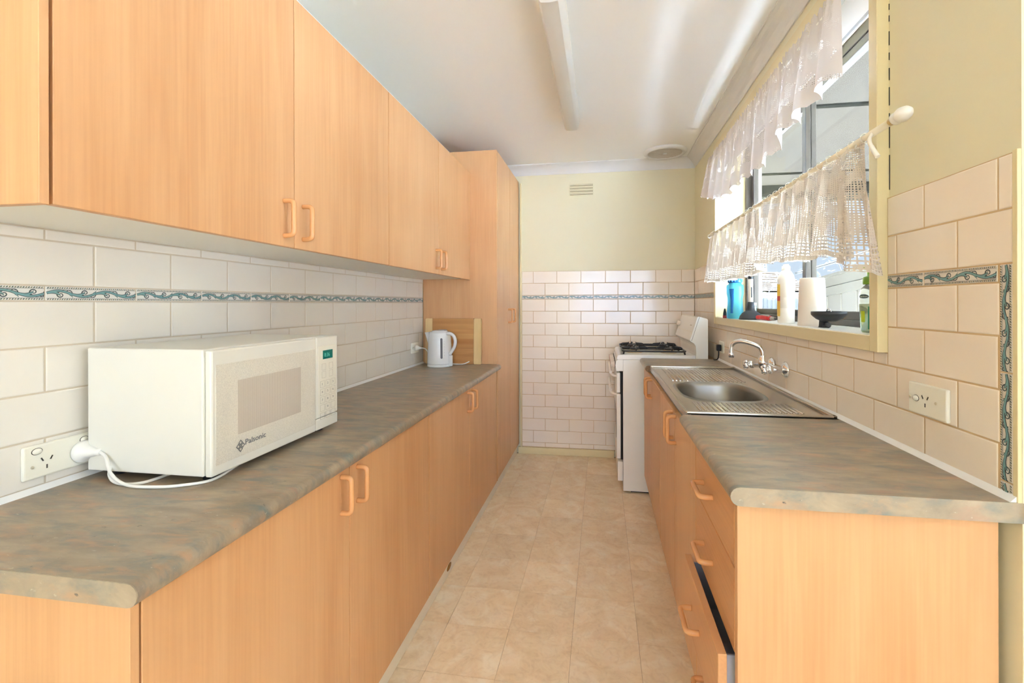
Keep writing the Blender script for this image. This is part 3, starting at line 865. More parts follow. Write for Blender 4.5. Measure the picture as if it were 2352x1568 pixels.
# ------------------------------------------------------------------ kettle
KX, KY = -1.040, 2.868
kt = thing('kettle', 'white plastic electric kettle in front of the bamboo board', 'kettle', (KX, KY, CTL))
part('plug', MB().lathe([(0, 0), (.017, 0), (.019, .006), (.016, .016), (.009, .026), (.006, .04), (0, .04)], (XL+.0098, 2.845, .972), 'x', 20), CORDW, kt)
pth = spline([(XL+.048, 2.845, .972), (XL+.075, 2.86, .962), (XL+.10, 2.90, .90), (XL+.13, 2.935, .862), (XL+.22, 2.945, .8595), (XL+.30, 2.935, .8610), (XL+.345, 2.935, .878)], 8)
part('cable', MB().tube(pth, .0032, 8), CORDW, kt)
KW = mat('kettle_white', (236, 236, 236), .22)
part('power_base', MB().lathe([(0, 0), (.080, 0), (.081, .006), (.078, .016), (0, .016)], (KX, KY, CTL), n=36), KW, kt)
part('body', MB().lathe([(0, .017), (.079, .017), (.0795, .024), (.0775, .09), (.0735, .16), (.0685, .212), (.0655, .222), (0, .224)], (KX, KY, CTL), n=36), KW, kt)
part('lid', MB().lathe([(.052, .222), (.05, .229), (.03, .233), (0, .234)], (KX, KY, CTL), n=30), KW, kt)
part('lid_catch', MB().box(KX-.005, KX+.045, KY-.012, KY+.012, CTL+.231, CTL+.236, .002), mat('grey_catch', (160, 160, 160), .4), kt)
b = MB(); pr_ = [(-.062, -.024, .150), (-.062, .024, .150), (-.072, 0, .120), (-.098, -.010, .217), (-.098, .010, .217), (-.062, -.034, .222), (-.062, .034, .222)]
b.faces([(KX+p[0], KY+p[1], CTL+p[2]) for p in pr_], [(0, 2, 3), (2, 1, 4), (2, 4, 3), (0, 3, 5), (1, 6, 4), (3, 4, 6, 5), (0, 5, 6, 1)])
part('spout', b, KW, kt)
hp = spline([(.055, -.03, .212), (.085, -.034, .212), (.108, -.037, .196), (.118, -.039, .165), (.112, -.038, .130), (.092, -.033, .098), (.078, -.028, .082)], 6)
part('handle', MB().tube([(KX+p.x, KY+p.y, CTL+p.z) for p in hp], .0105, 12), KW, kt)
an = math.radians(-62)
wx, wy = math.cos(an), math.sin(an)
b = MB()
for z0, z1, r in ((.055, .185, .0068),):
    pts = []
    for k in range(13): a = PI*k/12; pts.append((r*math.cos(a), z1-r+r*math.sin(a)))
    for k in range(13): a = PI+PI*k/12; pts.append((r*math.cos(a), z0+r+r*math.sin(a)))
    # follow the taper of the body
    vs = []
    for (s, z) in pts:
        rr = interp([(.024, .0795), (.09, .0775), (.16, .0735), (.212, .0685)], z)+.0012
        vs.append((KX+wx*rr-wy*s, KY+wy*rr+wx*s, CTL+z))
    b.faces(vs+[(v[0]-wx*.006, v[1]-wy*.006, v[2]) for v in vs], [tuple(range(26))]+[(i, (i+1) % 26, 26+(i+1) % 26, 26+i) for i in range(26)])
part('water_gauge', b, mat('gauge_grey', (92, 92, 104), .2), kt)
b = MB()
for k in range(6):
    z = .075+k*.018; rr = interp([(.024, .0795), (.09, .0775), (.16, .0735), (.212, .0685)], z)+.0006; a = an+.20
    b.lathe([(rr+.0004, z), (rr+.0004, z+.0012)], (KX, KY, CTL), n=3, a0=a, a1=a+.07)
part('gauge_marks', b, mat('mark_grey', (160, 160, 166), .5), kt)
part('rear_block', MB().box(KX+.068, KX+.094, KY-.034, KY-.012, CTL+.003, CTL+.075, .006, 2), KW, kt)

# ------------------------------------------------------------------ chopping board
cb = thing('chopping_board', 'striped bamboo chopping board leaning on the pantry side', 'chopping board', (-.98, 2.972, CTL))
cm = MB()
BX = (-1.180, -1.128, -.842, -.790); tilt = .010
def by(z): return 2.9745+tilt*(z-CTL)/.3
def slab(b, x0, x1, z0, z1, bev=.0015):
    q = bmesh.new(); bmesh.ops.create_cube(q, size=1)
    for v in q.verts:
        z = (z0+z1)/2+v.co.z*(z1-z0); v.co = Vector(((x0+x1)/2+v.co.x*(x1-x0), by(z)+v.co.y*.018-.002, z))
    bmesh.ops.bevel(q, geom=list(q.edges), offset=bev, segments=2, affect='EDGES'); b.merge(q); return b
part('end_strip', slab(MB(), BX[0], BX[1], CTL+.001, 1.160, .004), BAMBOO_L, cb); part('end_strip', slab(MB(), BX[2], BX[3], CTL+.001, 1.160, .004), BAMBOO_L, cb)
nS = 9
for k in range(nS):
    z0 = CTL+.0015+k*(1.160-CTL-.0015)/nS; z1 = CTL+.0015+(k+1)*(1.160-CTL-.0015)/nS
    part('strip', slab(MB(), BX[1], BX[2], z0, z1, .0008), BAMBOO_D, cb)

# ------------------------------------------------------------------ gas stove
SYa, SYb = 3.118, 3.715
gs = thing('gas_stove', 'white upright gas stove with backguard against the far corner', 'stove', (.4, 3.42, 0))
part('plug', MB().box(XR-.036, XR-.010, 2.955, 2.990, .965, 1.005, .006, 2), BLACKP, gs)
pth = spline([(XR-.023, 2.972, .966), (XR-.023, 2.974, .94), (XR-.026, 2.985, .915), (XR-.035, 3.02, .905), (XR-.03, 3.07, .9045)], 8)
part('cable', MB().tube(pth, .0038, 8), BLACKP, gs)

part('body', MB().box(.140, .680, SYa, SYb, .014, .884, .003, 2), APPL2, gs)
part('toe_base', MB().box(.19, .66, SYa+.02, SYb-.02, .002, .0135), DARK, gs)
b = MB().prism([(.100, .886), (.150, .886), (.600, .886), (.600, .918), (.125, .918), (.108, .914), (.100, .902)], 'y', SYa-.002, SYb+.002, .002)
part('hob_top', b, APPL2, gs)
part('control_panel', MB().prism([(.140, .808), (.096, .808), (.090, .84), (.094, .875), (.108, .8855), (.140, .8855)], 'y', SYa, SYb, .002), APPL2, gs)
gcp = gs.children[-1]
KN = mat('knob_white', (240, 232, 222), .3); REDM = mat('knob_red_mark', (190, 60, 50), .4)
for k in range(5):
    y = SYa+.06+k*.118
    kn = part('knob', MB().lathe([(0, -.034), (.011, -.034), (.0135, -.030), (.0165, -.012), (.021, -.010), (.021, 0), (0, 0)], (.093, y, .847), 'x', 18), KN, gcp)
    part('knob_mark', MB().box(.0575, .0595, y-.002, y+.002, .848, .862), REDM, kn)
    part('knob_collar', MB().lathe([(.022, -.001), (.022, -.005), (.0215, -.0052)], (.093, y, .847), 'x', 18), DARK, kn)
gd = part('grill_door', MB().box(.098, .122, SYa+.002, SYb-.002, .664, .796, .004, 2), APPL2, gs)
od = part('oven_door', MB().box(.098, .124, SYa+.002, SYb-.002, .226, .655, .004, 2), APPL2, gs)
part('oven_window', MB().box(.0965, .099, SYa+.10, SYb-.10, .34, .53), mat('oven_glass', (40, 36, 36), .1), od)
part('door_gap', MB().box(.124, .139, SYa+.006, SYb-.006, .22, .80), DARK, gs)
part('drawer', MB().box(.104, .138, SYa+.004, SYb-.004, .078, .206, .004, 2), APPL2, gs)
def stove_handle(dr, z):
    b = MB()
    for y in (SYa+.05, SYb-.05):
        b.tube(spline([(.100, y, z-.022), (.078, y, z-.018), (.062, y, z-.006), (.058, y, z+.012)], 4), .0075, 10)
    b.tube([(.059, SYa+.035, z+.006), (.059, SYb-.035, z+.006)], .0095, 12)
    part('handle', b, KN, dr)
stove_handle(gd, .795-.006); stove_handle(od, .668)
# backguard with leaning console
b = MB().prism([(.601, .886), (.679, .886), (.679, 1.152), (.672, 1.158), (.622, 1.172), (.613, 1.166), (.566, 1.018), (.570, 1.010), (.592, .996), (.603, .978), (.606, .93)], 'y', SYa, SYb, .0015)
part('backguard', b, APPL2, gs)
bgp = gs.children[-1]
# groove line along the near side of the console
b = MB().prism([(.576, 1.013), (.5785, 1.013), (.6275, 1.169), (.625, 1.170)], 'y', SYa-.0006, SYa+.001); part('groove', b, mat('groove_grey', (150, 146, 142), .5), bgp)
b = MB().lathe([(0, .022), (.016, .022), (.019, .0), (0, 0)], (0, 0, 0), 'z', 16)
nrm = Vector((-(1.166-1.018), 0, (.613-.566))).normalized()
me = b.mesh('timer_knob', KN); o = link('timer_knob', me, bgp, Vector((.594, SYb-.05, 1.105))-wpos(bgp)); o.rotation_euler = nrm.to_track_quat('Z', 'Y').to_euler()
b = MB()
b.prism([(.566+.0475*.35-.0006, 1.018+.148*.35), (.566+.0475*.36-.0006, 1.018+.148*.36), (.566+.0475*.36+.002, 1.018+.148*.36), (.566+.0475*.35+.002, 1.018+.148*.35)], 'y', SYa+.03, SYb-.03)
part('console_line', b, mat('line_beige', (196, 184, 166), .5), bgp)
b = MB()
for k in range(4): b.box(.594, .600, SYa+.10+k*.012, SYa+.106+k*.012, 1.108, 1.114)
part('console_marks', b, mat('line_beige', (196, 184, 166), .5), bgp)
part('under_console_shadow_gap', MB().box(.572, .590, SYa+.01, SYb-.01, 1.004, 1.009), DARK, bgp) if False else None
# four burners and two trivets
for y in (SYa+.16, SYb-.16):
    for x in (.225, .455):
        bn = part('burner', MB().lathe([(0, .0), (.052, .0), (.055, .004), (.045, .010), (.038, .012), (.036, .022), (0, .022)], (x, y, .917), n=24), mat('burner_tan', (190, 164, 130), .5), gs)
        part('burner_cap', MB().lathe([(0, .0), (.034, 0), (.034, .006), (.028, .010), (0, .010)], (x, y, .9395), n=22), IRON, bn)
for yc in (SYa+.155, SYb-.155):
    b = MB(); r = .0058; zt = .958; w, l = .132, .205; xc = .343
    def rp(x, y, z): return (xc+x, yc+y, z)
    loop = []
    for (cx_, cy_, a0) in ((l-.03, w-.03, 0), (-l+.03, w-.03, PI/2), (-l+.03, -w+.03, PI), (l-.03, -w+.03, 1.5*PI)):
        for k in range(5): a = a0+PI/2*k/4; loop.append(rp(cx_+.03*math.cos(a), cy_+.03*math.sin(a), zt-.018))
    loop.append(loop[0]); b.tube(loop, r, 8)
    for sx_ in (-1, 1):
        bx = sx_*.115
        for a in (0, PI/2, PI, 1.5*PI):
            dx, dy = math.cos(a), math.sin(a)
            ln = (w if abs(dy) > .5 else .088)
            b.tube(spline([rp(bx+dx*ln, dy*ln, zt-.018), rp(bx+dx*ln*.86, dy*ln*.86, zt-.003), rp(bx+dx*ln*.55, dy*ln*.55, zt), rp(bx+dx*.026, dy*.026, zt+.002)], 3), r*.9, 8)
            b.tube([rp(bx+dx*.030, dy*.030, zt+.001), rp(bx+dx*.024, dy*.024, zt+.010)], [.005, .002], 6)
    for sx_ in (-1, 1):
        for sy_ in (-1, 1): b.tube([rp(sx_*(l-.012), sy_*(w-.012), zt-.018), rp(sx_*(l-.006), sy_*(w-.008), .919)], r, 8)
    b.tube([rp(-l, 0, zt-.016), rp(l, 0, zt-.016)], r*.9, 8)
    part('trivet', b, IRON, gs)

# ------------------------------------------------------------------ ceiling light, vents
fx = thing('ceiling_light', 'long white fluorescent batten with diffuser on the ceiling', 'light', (-.18, 2.26, ZC))
part('tray', MB().box(-.232, -.130, 1.63, 2.872, ZC-.014, ZC, .003, 2), WHITE_T, fx)
DIFF = mat('diffuser_opal', (226, 224, 220), .3)
prof = [(-.049, ZC-.0145), (-.046, ZC-.040), (-.040, ZC-.066), (-.031, ZC-.0775), (0, ZC-.080), (.031, ZC-.0775), (.040, ZC-.066), (.046, ZC-.040), (.049, ZC-.0145)]
b = MB(); rows_ = []
for (y, s) in ((1.62, .80), (1.632, 1), (2.866, 1), (2.876, .93), (2.884, .80)):
    rows_.append([(-.181+p[0]*s, y, ZC-.0145+(p[1]-ZC+.0145)*s) for p in prof])
nn = len(prof); vs = [v for r in rows_ for v in r]; fs = []
for k in range(len(rows_)-1):
    for i in range(nn-1): fs.append((k*nn+i, k*nn+i+1, (k+1)*nn+i+1, (k+1)*nn+i))
fs += [tuple(range(nn)), tuple((len(rows_)-1)*nn+i for i in range(nn))]
b.faces(vs, fs, True); o = part('diffuser', b, DIFF, fx); smooth_sel(o, .8)

ev = thing('exhaust_vent', 'round white exhaust vent with grille on the ceiling', 'vent', (.478, 3.613, ZC))
EX, EY = .478, 3.613
part('ring', MB().lathe([(.124, 0), (.126, -.016), (.132, -.021), (.148, -.020), (.158, -.010), (.160, 0)], (EX, EY, ZC), n=48), CORN, ev)
part('duct_shadow', MB().lathe([(0, -.001), (.126, -.001)], (EX, EY, ZC), n=32), mat('duct_dark', (70, 62, 56), .8), ev)
for k in range(-7, 8):
    y = k*.0165; hl = math.sqrt(max(0, .125**2-y*y))
    part('slat', MB().box(EX-hl, EX+hl, EY+y-.0036, EY+y+.0036, ZC-.0145, ZC-.0115), mat('grille_grey', (214, 208, 200), .5), ev)
b = MB()
for k in range(-11, 12):
    x = k*.011; hl = math.sqrt(max(0, .125**2-x*x)); b.box(EX+x-.0012, EX+x+.0012, EY-hl, EY+hl, ZC-.0115, ZC-.008)
part('cross_bars', b, mat('grille_grey', (214, 208, 200), .5), ev, stuff=True)
part('centre_cap', MB().box(EX-.014, EX+.014, EY-.014, EY+.014, ZC-.020, ZC-.010, .002), CORN, ev)

wv = thing('wall_vent', 'small cream louvred vent high on the back wall', 'vent', (-.162, YB+TH, 2.2))
part('plate', MB().box(-.262, -.062, YB+TH-.004, YB+TH, 2.150, 2.248, .001), PAINT, wv)
for k in range(4):
    z = 2.164+k*.0245
    part('slat', MB().prism([(YB+TH-.004, z-.002), (YB+TH-.013, z-.004), (YB+TH-.013, z-.001), (YB+TH-.004, z+.010)], 'x', -.258, -.066), PAINT, wv)
    part('slot', MB().box(-.256, -.068, YB+TH-.0055, YB+TH-.0035, z-.0060, z-.0028), mat('vent_slot', (120, 108, 66), .8), wv)

# ------------------------------------------------------------------ window
m = MB()
XFc = .709
m.box(XFc, X0+.002, WY0, IY0, WZ0, WZ1, .0015, 1); m.box(XFc, X0+.002, IY1, WY1, WZ0, WZ1, .0015, 1)
m.box(XFc, X0+.002, IY0, IY1, WZ0, IZ0, .0015, 1); m.box(XFc, X0+.002, IY0, IY1, IZ1, WZ1, .0015, 1)
win = struct('window_1', m, CREAM_T)
part('sill', MB().box(XFc+.004, .985, IY0-.001, IY1+.001, IZ0-.02, IZ0+.002, .001), mat('sill_white', (232, 230, 226), .4), win)
m = MB(); m.box(XFc+.001, .986, IY0-.010, IY0+.0015, IZ0+.002, IZ1); m.box(XFc+.001, .986, IY1-.0015, IY1+.010, IZ0+.002, IZ1); m.box(XFc+.001, .986, IY0+.0015, IY1-.0015, IZ1-.0015, IZ1+.010)
part('reveal', m, CREAM_T, win)
m = MB()
m.box(XG-.012, XG+.06, IY0, IY0+.028, IZ0+.002, IZ1, .002, 1); m.box(XG-.012, XG+.06, IY1-.028, IY1, IZ0+.002, IZ1, .002, 1)
m.box(XG-.014, XG+.06, IY0+.028, IY1-.028, IZ0+.002, IZ0+.026, .002, 1); m.box(XG-.014, XG+.06, IY0+.028, IY1-.028, IZ1-.042, IZ1, .002, 1)
fr = part('outer_frame', m, ALU, win)
def sash(xc, y0, y1, nm):
    z0, z1, w, t = IZ0+.026, IZ1-.042, .034, .011
    m = MB(); m.box(xc-t, xc+t, y0, y0+w, z0, z1, .002, 1); m.box(xc-t, xc+t, y1-w, y1, z0, z1, .002, 1)
    m.box(xc-t, xc+t, y0+w, y1-w, z0, z0+.030, .002, 1); m.box(xc-t, xc+t, y0+w, y1-w, z1-.030, z1, .002, 1)
    s = part('sash', m, ALU, win)
    g = part('glass_pane', MB().box(xc-.0015, xc+.0015, y0+w-.004, y1-w+.004, z0+.026, z1-.026), GLASS, s)
    d = MB()
    for yy in (y0+w, y1-w): d.box(xc-t-.0006, xc-t+.002, yy-.003, yy+.003, z0+.03, z1-.03)
    part('seal', d, ALU_D, s); return s
def glass_mat():
    m = bpy.data.materials.new('window_glass'); m.use_nodes = True; t = m.node_tree; t.nodes.clear()
    o = t.nodes.new('ShaderNodeOutputMaterial'); a = t.nodes.new('ShaderNodeBsdfTransparent'); g = t.nodes.new('ShaderNodeBsdfGlossy')
    g.inputs['Roughness'].default_value = .01; lw = t.nodes.new('ShaderNodeLayerWeight'); lw.inputs['Blend'].default_value = .5
    pw_ = t.nodes.new('ShaderNodeMath'); pw_.operation = 'POWER'; pw_.inputs[1].default_value = 5; t.links.new(lw.outputs['Facing'], pw_.inputs[0])
    f = t.nodes.new('ShaderNodeMath'); f.operation = 'MULTIPLY_ADD'; f.inputs[1].default_value = .10; f.inputs[2].default_value = .006; t.links.new(pw_.outputs[0], f.inputs[0])
    x = t.nodes.new('ShaderNodeMixShader'); a.inputs[0].default_value = (.96, .98, .97, 1)
    t.links.new(f.outputs[0], x.inputs[0]); t.links.new(a.outputs[0], x.inputs[1]); t.links.new(g.outputs[0], x.inputs[2]); t.links.new(x.outputs[0], o.inputs[0])
    return m
GLASS = glass_mat()
sash(XG+.002, IY0+.026, 2.235, 'near'); sash(XG+.032, 2.215, IY1-.026, 'far')

rb = thing('roller_blind', 'white roller blind with an added light-blocking drop, at the window head behind the lace valance', 'blind', (.772, 2.2, 2.18))
part('roll', MB().tube([(.772, IY0+.012, 2.180), (.772, IY1-.012, 2.180)], .027, 16), mat('blind_white', (222, 220, 216), .6), rb)
part('headrail', MB().box(.738, .812, IY0+.004, IY1-.004, 2.204, 2.2125, .002, 1), WHITE_T, rb)
part('light_block_drop', MB().box(.7445, .7455, IY0+.014, IY1-.014, 2.080, 2.185), mat('blind_white', (222, 220, 216), .6), rb)  # drop and its rail added to block a streak of light on the ceiling
part('light_block_rail', MB().box(.741, .749, IY0+.014, IY1-.014, 2.066, 2.080, .002, 1), mat('blind_rail_grey', (150, 150, 152), .4), rb)
b = MB(); rr_ = random.Random(11); z = 1.55
while z < 2.2:
    h = rr_.uniform(.012, .05) if z > 1.66 else .09
    b.box(X0-.0012, X0+.001, WY0-.0022, WY0-.0002, z, z+h); z += h+rr_.uniform(.008, .03)
part('plaster_crack', b, DARK, wr)
# ------------------------------------------------------------------ lace curtains
def lace_mat(name, col, scale_rows, dens, base):
    m = bpy.data.materials.new(name); m.use_nodes = True; t = m.node_tree; t.nodes.clear()
    N = t.nodes.new
    out = N('ShaderNodeOutputMaterial'); uv = N('ShaderNodeTexCoord')
    sep = N('ShaderNodeSeparateXYZ'); t.links.new(uv.outputs['UV'], sep.inputs[0])
    def M(op, a, b=None):
        n = N('ShaderNodeMath'); n.operation = op
        for i, v in enumerate((a, b)):
            if v is None: continue
            if isinstance(v, (int, float)): n.inputs[i].default_value = v
            else: t.links.new(v, n.inputs[i])
        return n.outputs[0]
    u, v = sep.outputs[0], sep.outputs[1]
    # net: small holes on a grid of about 6 mm
    su = M('ABSOLUTE', M('SINE', M('MULTIPLY', u, PI/.0062))); sv = M('ABSOLUTE', M('SINE', M('MULTIPLY', v, PI/.0062)))
    net = M('MULTIPLY', su, sv)
    n1 = N('ShaderNodeTexNoise'); n1.inputs['Scale'].default_value = 16; n1.inputs['Detail'].default_value = 3; n1.inputs['Distortion'].default_value = .8
    vo = N('ShaderNodeTexVoronoi'); vo.inputs['Scale'].default_value = 11
    t.links.new(uv.outputs['UV'], n1.inputs['Vector']); t.links.new(uv.outputs['UV'], vo.inputs['Vector'])
    flower = M('MULTIPLY', M('GREATER_THAN', n1.outputs[0], .50-dens*.06), 1.0)
    thr = M('ADD', base, M('MULTIPLY', flower, .30))       # dense cloth where the flowers are
    hole = M('GREATER_THAN', net, thr)
    # rows of larger openings near the hem (v counts metres from the hem)
    rowm = M('MULTIPLY', M('LESS_THAN', v, .062), M('GREATER_THAN', v, .016))
    su2 = M('ABSOLUTE', M('SINE', M('MULTIPLY', u, PI/.0078))); sv2 = M('ABSOLUTE', M('SINE', M('MULTIPLY', v, PI/.0115)))
    big = M('MULTIPLY', M('GREATER_THAN', su2, .42), M('GREATER_THAN', sv2, .52))
    hole = M('MAXIMUM', M('MULTIPLY', hole, M('SUBTRACT', 1.0, rowm)), M('MULTIPLY', big, M('MULTIPLY', rowm, scale_rows)))
    d = N('ShaderNodeBsdfDiffuse'); tr = N('ShaderNodeBsdfTranslucent'); tp_ = N('ShaderNodeBsdfTransparent')
    d.inputs[0].default_value = (*lin(col), 1); tr.inputs[0].default_value = (*lin(col), 1)
    m1 = N('ShaderNodeMixShader'); m1.inputs[0].default_value = .05
    t.links.new(d.outputs[0], m1.inputs[1]); t.links.new(tr.outputs[0], m1.inputs[2])
    m0 = N('ShaderNodeMixShader'); m0.inputs[0].default_value = .06
    t.links.new(m1.outputs[0], m0.inputs[1]); t.links.new(tp_.outputs[0], m0.inputs[2])
    m2 = N('ShaderNodeMixShader'); t.links.new(hole, m2.inputs[0]); t.links.new(m0.outputs[0], m2.inputs[1]); t.links.new(tp_.outputs[0], m2.inputs[2])
    t.links.new(m2.outputs[0], out.inputs[0]); return m
LACE1 = lace_mat('cream_lace', (216, 204, 190), 1.0, 0.4, .62); LACE2 = lace_mat('white_lace', (216, 207, 203), .0, .6, .74)
def curtain(fn, ns, nt_, arc, zlen):
    bm = bmesh.new(); uvl = bm.loops.layers.uv.new('UVMap'); grid = []
    for i in range(ns+1):
        grid.append([bm.verts.new(fn(i/ns, j/nt_)) for j in range(nt_+1)])
    for i in range(ns):
        for j in range(nt_):
            f = bm.faces.new((grid[i][j], grid[i+1][j], grid[i+1][j+1], grid[i][j+1])); f.smooth = True
            for l, (a, b) in zip(f.loops, ((i, j), (i+1, j), (i+1, j+1), (i, j+1))):
                l[uvl].uv = (a/ns*arc, (1-b/nt_)*zlen)
    b = MB(); b.bm.free(); b.bm = bm; return b
rng = random.Random(3)
ph = [rng.uniform(0, 6.28) for _ in range(8)]
cafe_bot = [(1.17, 1.345), (1.25, 1.322), (1.32, 1.345), (1.40, 1.382), (1.50, 1.402), (1.64, 1.394), (1.83, 1.412), (2.04, 1.420), (2.13, 1.380), (2.52, 1.378), (3.05, 1.390)]
def cafe(s, t):
    y = 3.03+(1.305-3.03)*s
    amp = .005+.021*t
    x = .672+amp*math.sin(2*PI*y/.105+ph[0]+.9*math.sin(3.1*y+ph[1]))+.5*amp*math.sin(2*PI*y/.047+ph[2])-.012*t
    near = max(0, (s-.86)/.14)
    y2 = y-.118*near*t**1.1-(.008*t)*math.sin(2*PI*y/.11)
    x -= .018*near*t
    far = max(0, (.05-s)/.05); y2 += .02*far*t
    zb = interp(cafe_bot, y2)+.006*abs(math.sin(PI*y/.042))-.003
    zt = 1.679+.004*math.cos(2*PI*y/.0605)
    return (x, y2, zt+(zb-zt)*t)
cf = thing('cafe_curtain', 'cream crochet lace cafe curtain across the window middle', 'curtain', (.67, 2.2, 1.68))
part('lace', curtain(cafe, 560, 34, 2.6, .30), LACE1, cf)
rg = MB().lathe([(.0132, -.0012), (.0132, .0012), (.0118, .0012), (.0118, -.0012)], (0, 0, 0), 'y', 14, closed=True).mesh('ring', mat('ring_cream', (238, 230, 214), .5))
for k in range(28): link('ring', rg, cf, Vector((.675, 1.312+k*.0617, 1.683))-wpos(cf))
part('hook', MB().tube(spline([(.712, 1.345, 1.70), (.690, 1.345, 1.70), (.668, 1.345, 1.672), (.675, 1.345, 1.668), (.690, 1.345, 1.676)], 5), .0022, 8), FINIAL, cf)
b = MB().tube(spline([(.672, 1.272, 1.684), (.660, 1.266, 1.664), (.658, 1.252, 1.64), (.664, 1.238, 1.612)], 6), [.004]*6+[.005]*6+[.006]*7, 8); part('tie_loop', b, mat('ring_cream', (238, 230, 214), .5), cf)
rd = thing('curtain_rod', 'cream cafe curtain rod with white finial standing past the window', 'curtain rod', (.675, 2.1, 1.683))
part('rod', MB().tube([(.675, 1.196, 1.684), (.675, 3.055, 1.680)], .0085, 14), RODM, rd)
part('ferrule', MB().lathe([(.0093, 0), (.0093, .014), (0, .014)], (.675, 1.192, 1.684), 'y', 16), BRASS, rd)
part('finial', MB().lathe([(0, 0), (.010, 0), (.0145, -.004), (.0145, -.008), (.010, -.011), (.0155, -.020), (.0170, -.028), (.0145, -.042), (.008, -.053), (0, -.057)], (.675, 1.192, 1.684), 'y', 20), FINIAL, rd)
part('end_cap', MB().lathe([(0, .012), (.011, .010), (.013, 0), (0, 0)], (.675, 3.05, 1.680), 'y', 16), FINIAL, rd)

val_bot = [(1.40, 1.893), (1.55, 1.897), (1.70, 1.880), (1.84, 1.885), (1.88, 1.840), (2.0, 1.822), (2.2, 1.830), (2.4, 1.836), (2.6, 1.826), (2.82, 1.865), (3.0, 1.915), (3.2, 1.965)]
def val(s, t):
    y = 3.115+(1.448-3.115)*s
    amp = .003+.026*t**.8
    w = 2*PI*y/.150+ph[3]+1.1*math.sin(2.6*y+ph[4])
    x = .676+amp*math.sin(w)*(.75+.25*math.sin(5*y))+.003*math.sin(2*PI*y/.036)*(1-t)-.020*t
    y2 = y+.010*t*math.cos(w)-.03*max(0, (s-.93)/.07)*t+.10*max(0, (.10-s)/.10)*t
    zb = interp(val_bot, y2)+.010*(abs(math.sin(PI*y/.052))-.5)
    zt = 2.176+.005*math.sin(2*PI*y/.042)+.004*math.sin(2*PI*y/.017)
    return (x, y2, zt+(zb-zt)*t)
vl = thing('valance_curtain', 'ruffled white lace valance hanging at the window head', 'curtain', (.67, 2.2, 2.16))
part('lace', curtain(val, 480, 30, 2.6, .30), LACE2, vl)
rd = thing('curtain_rod', 'thin white wire rod carrying the lace valance at the window head', 'curtain rod', (.682, 2.2, 2.14))
part('rod', MB().tube([(.683, 1.345, 2.146), (.683, 3.09, 2.138)], .004, 10), FINIAL, rd)
part('hook', MB().tube(spline([(.730, 3.105, 2.138), (.700, 3.105, 2.138), (.683, 3.10, 2.128), (.683, 3.085, 2.136)], 5), .003, 8), BRASS, rd)

# ------------------------------------------------------------------ things on the sill
ZI = IZ0+.002
def plastic(name, rgb, trans, rough=.15, ior=1.3):
    m, t, b = newmat(name); b.inputs['Base Color'].default_value = (*lin(rgb), 1); b.inputs['Roughness'].default_value = rough
    b.inputs['Transmission Weight'].default_value = trans; b.inputs['IOR'].default_value = ior; return m
AQUA = plastic('aqua_plastic', (104, 208, 232), .6, .3); BLUE = mat('blue_lid', (14, 84, 146), .3)
c = (.738, 2.725, ZI)
wb_ = thing('water_bottle', 'translucent aqua drink bottle with blue screw lid on the sill', 'bottle', c)
part('body', MB().lathe([(0, 0), (.040, 0), (.0435, .006), (.0435, .035), (.040, .075), (.039, .110), (.044, .140), (.045, .175), (.043, .186), (.034, .192), (.032, .200), (0, .200)], c, n=28, sy=.92), AQUA, wb_)
lid = part('lid', MB().lathe([(0, .040), (.012, .040), (.014, .034), (.030, .032), (.036, .026), (.0375, .004), (.035, 0), (0, 0)], (c[0], c[1], c[2]+.199), n=28), BLUE, wb_)
for k in range(14):
    a = 2*PI*k/14; part('grip_rib', MB().box(c[0]+.037*math.cos(a)-.0025, c[0]+.037*math.cos(a)+.0025, c[1]+.037*math.sin(a)-.0025, c[1]+.037*math.sin(a)+.0025, c[2]+.203, c[2]+.224, .001, 1), mat('light_blue', (70, 150, 205), .3), lid)
gp = []
for i in range(13):
    t = i/12; gp.append((t, .0065+.0065*abs(1-t*1.25)**1.5))
dirv = Vector((-.62, -.78, 0)).normalized(); side = Vector((dirv.y, -dirv.x, 0))
vs = []; prof_r = [(.0, .0435), (.035, .0435), (.075, .040), (.110, .039), (.140, .044), (.175, .045)]
for t, w in gp:
    z = .165-.135*t; rr = interp(prof_r, z)
    for s in (-1, 0, 1): 
        p = Vector(c)+dirv*(rr+(.002 if s == 0 else -.0005))+side*w*s*(-1)+Vector((0, 0, z)); vs.append(p)
part('grip', MB().faces(vs, [(3*i+j, 3*i+j+1, 3*i+j+4, 3*i+j+3) for i in range(12) for j in range(2)], True), mat('grip_blue', (30, 110, 190), .35), wb_)
c = (.800, 2.625, ZI)
jr = thing('glass_jar', 'small clear jar between the aqua bottle and the plunger', 'jar', c)
part('glass', MB().lathe([(0, 0), (.019, 0), (.020, .01), (.020, .066), (.017, .072), (0, .072)], c, n=20), plastic('clear_plastic', (232, 240, 240), .8, .1), jr)
part('lid', MB().lathe([(0, 0), (.019, 0), (.019, .016), (0, .017)], (c[0], c[1], c[2]+.072), n=20), plastic('frosted', (230, 236, 236), .3, .3), jr)
c = (.768, 2.80, ZI)
tb = thing('small_tube', 'tiny black and red tube behind the aqua bottle', 'tube', (.700, 2.792, ZI))
part('cap', MB().lathe([(0, 0), (.011, 0), (.011, .016), (0, .016)], (.700, 2.792, ZI), n=14), mat('tube_red', (170, 60, 60), .4), tb)
part('body', MB().lathe([(.010, .016), (.009, .03), (.004, .055), (0, .055)], (.700, 2.792, ZI), n=14), BLACKP, tb)
c = (.775, 2.575, ZI)
pl = thing('plunger', 'black rubber plunger with pale handle standing on the sill', 'plunger', c)
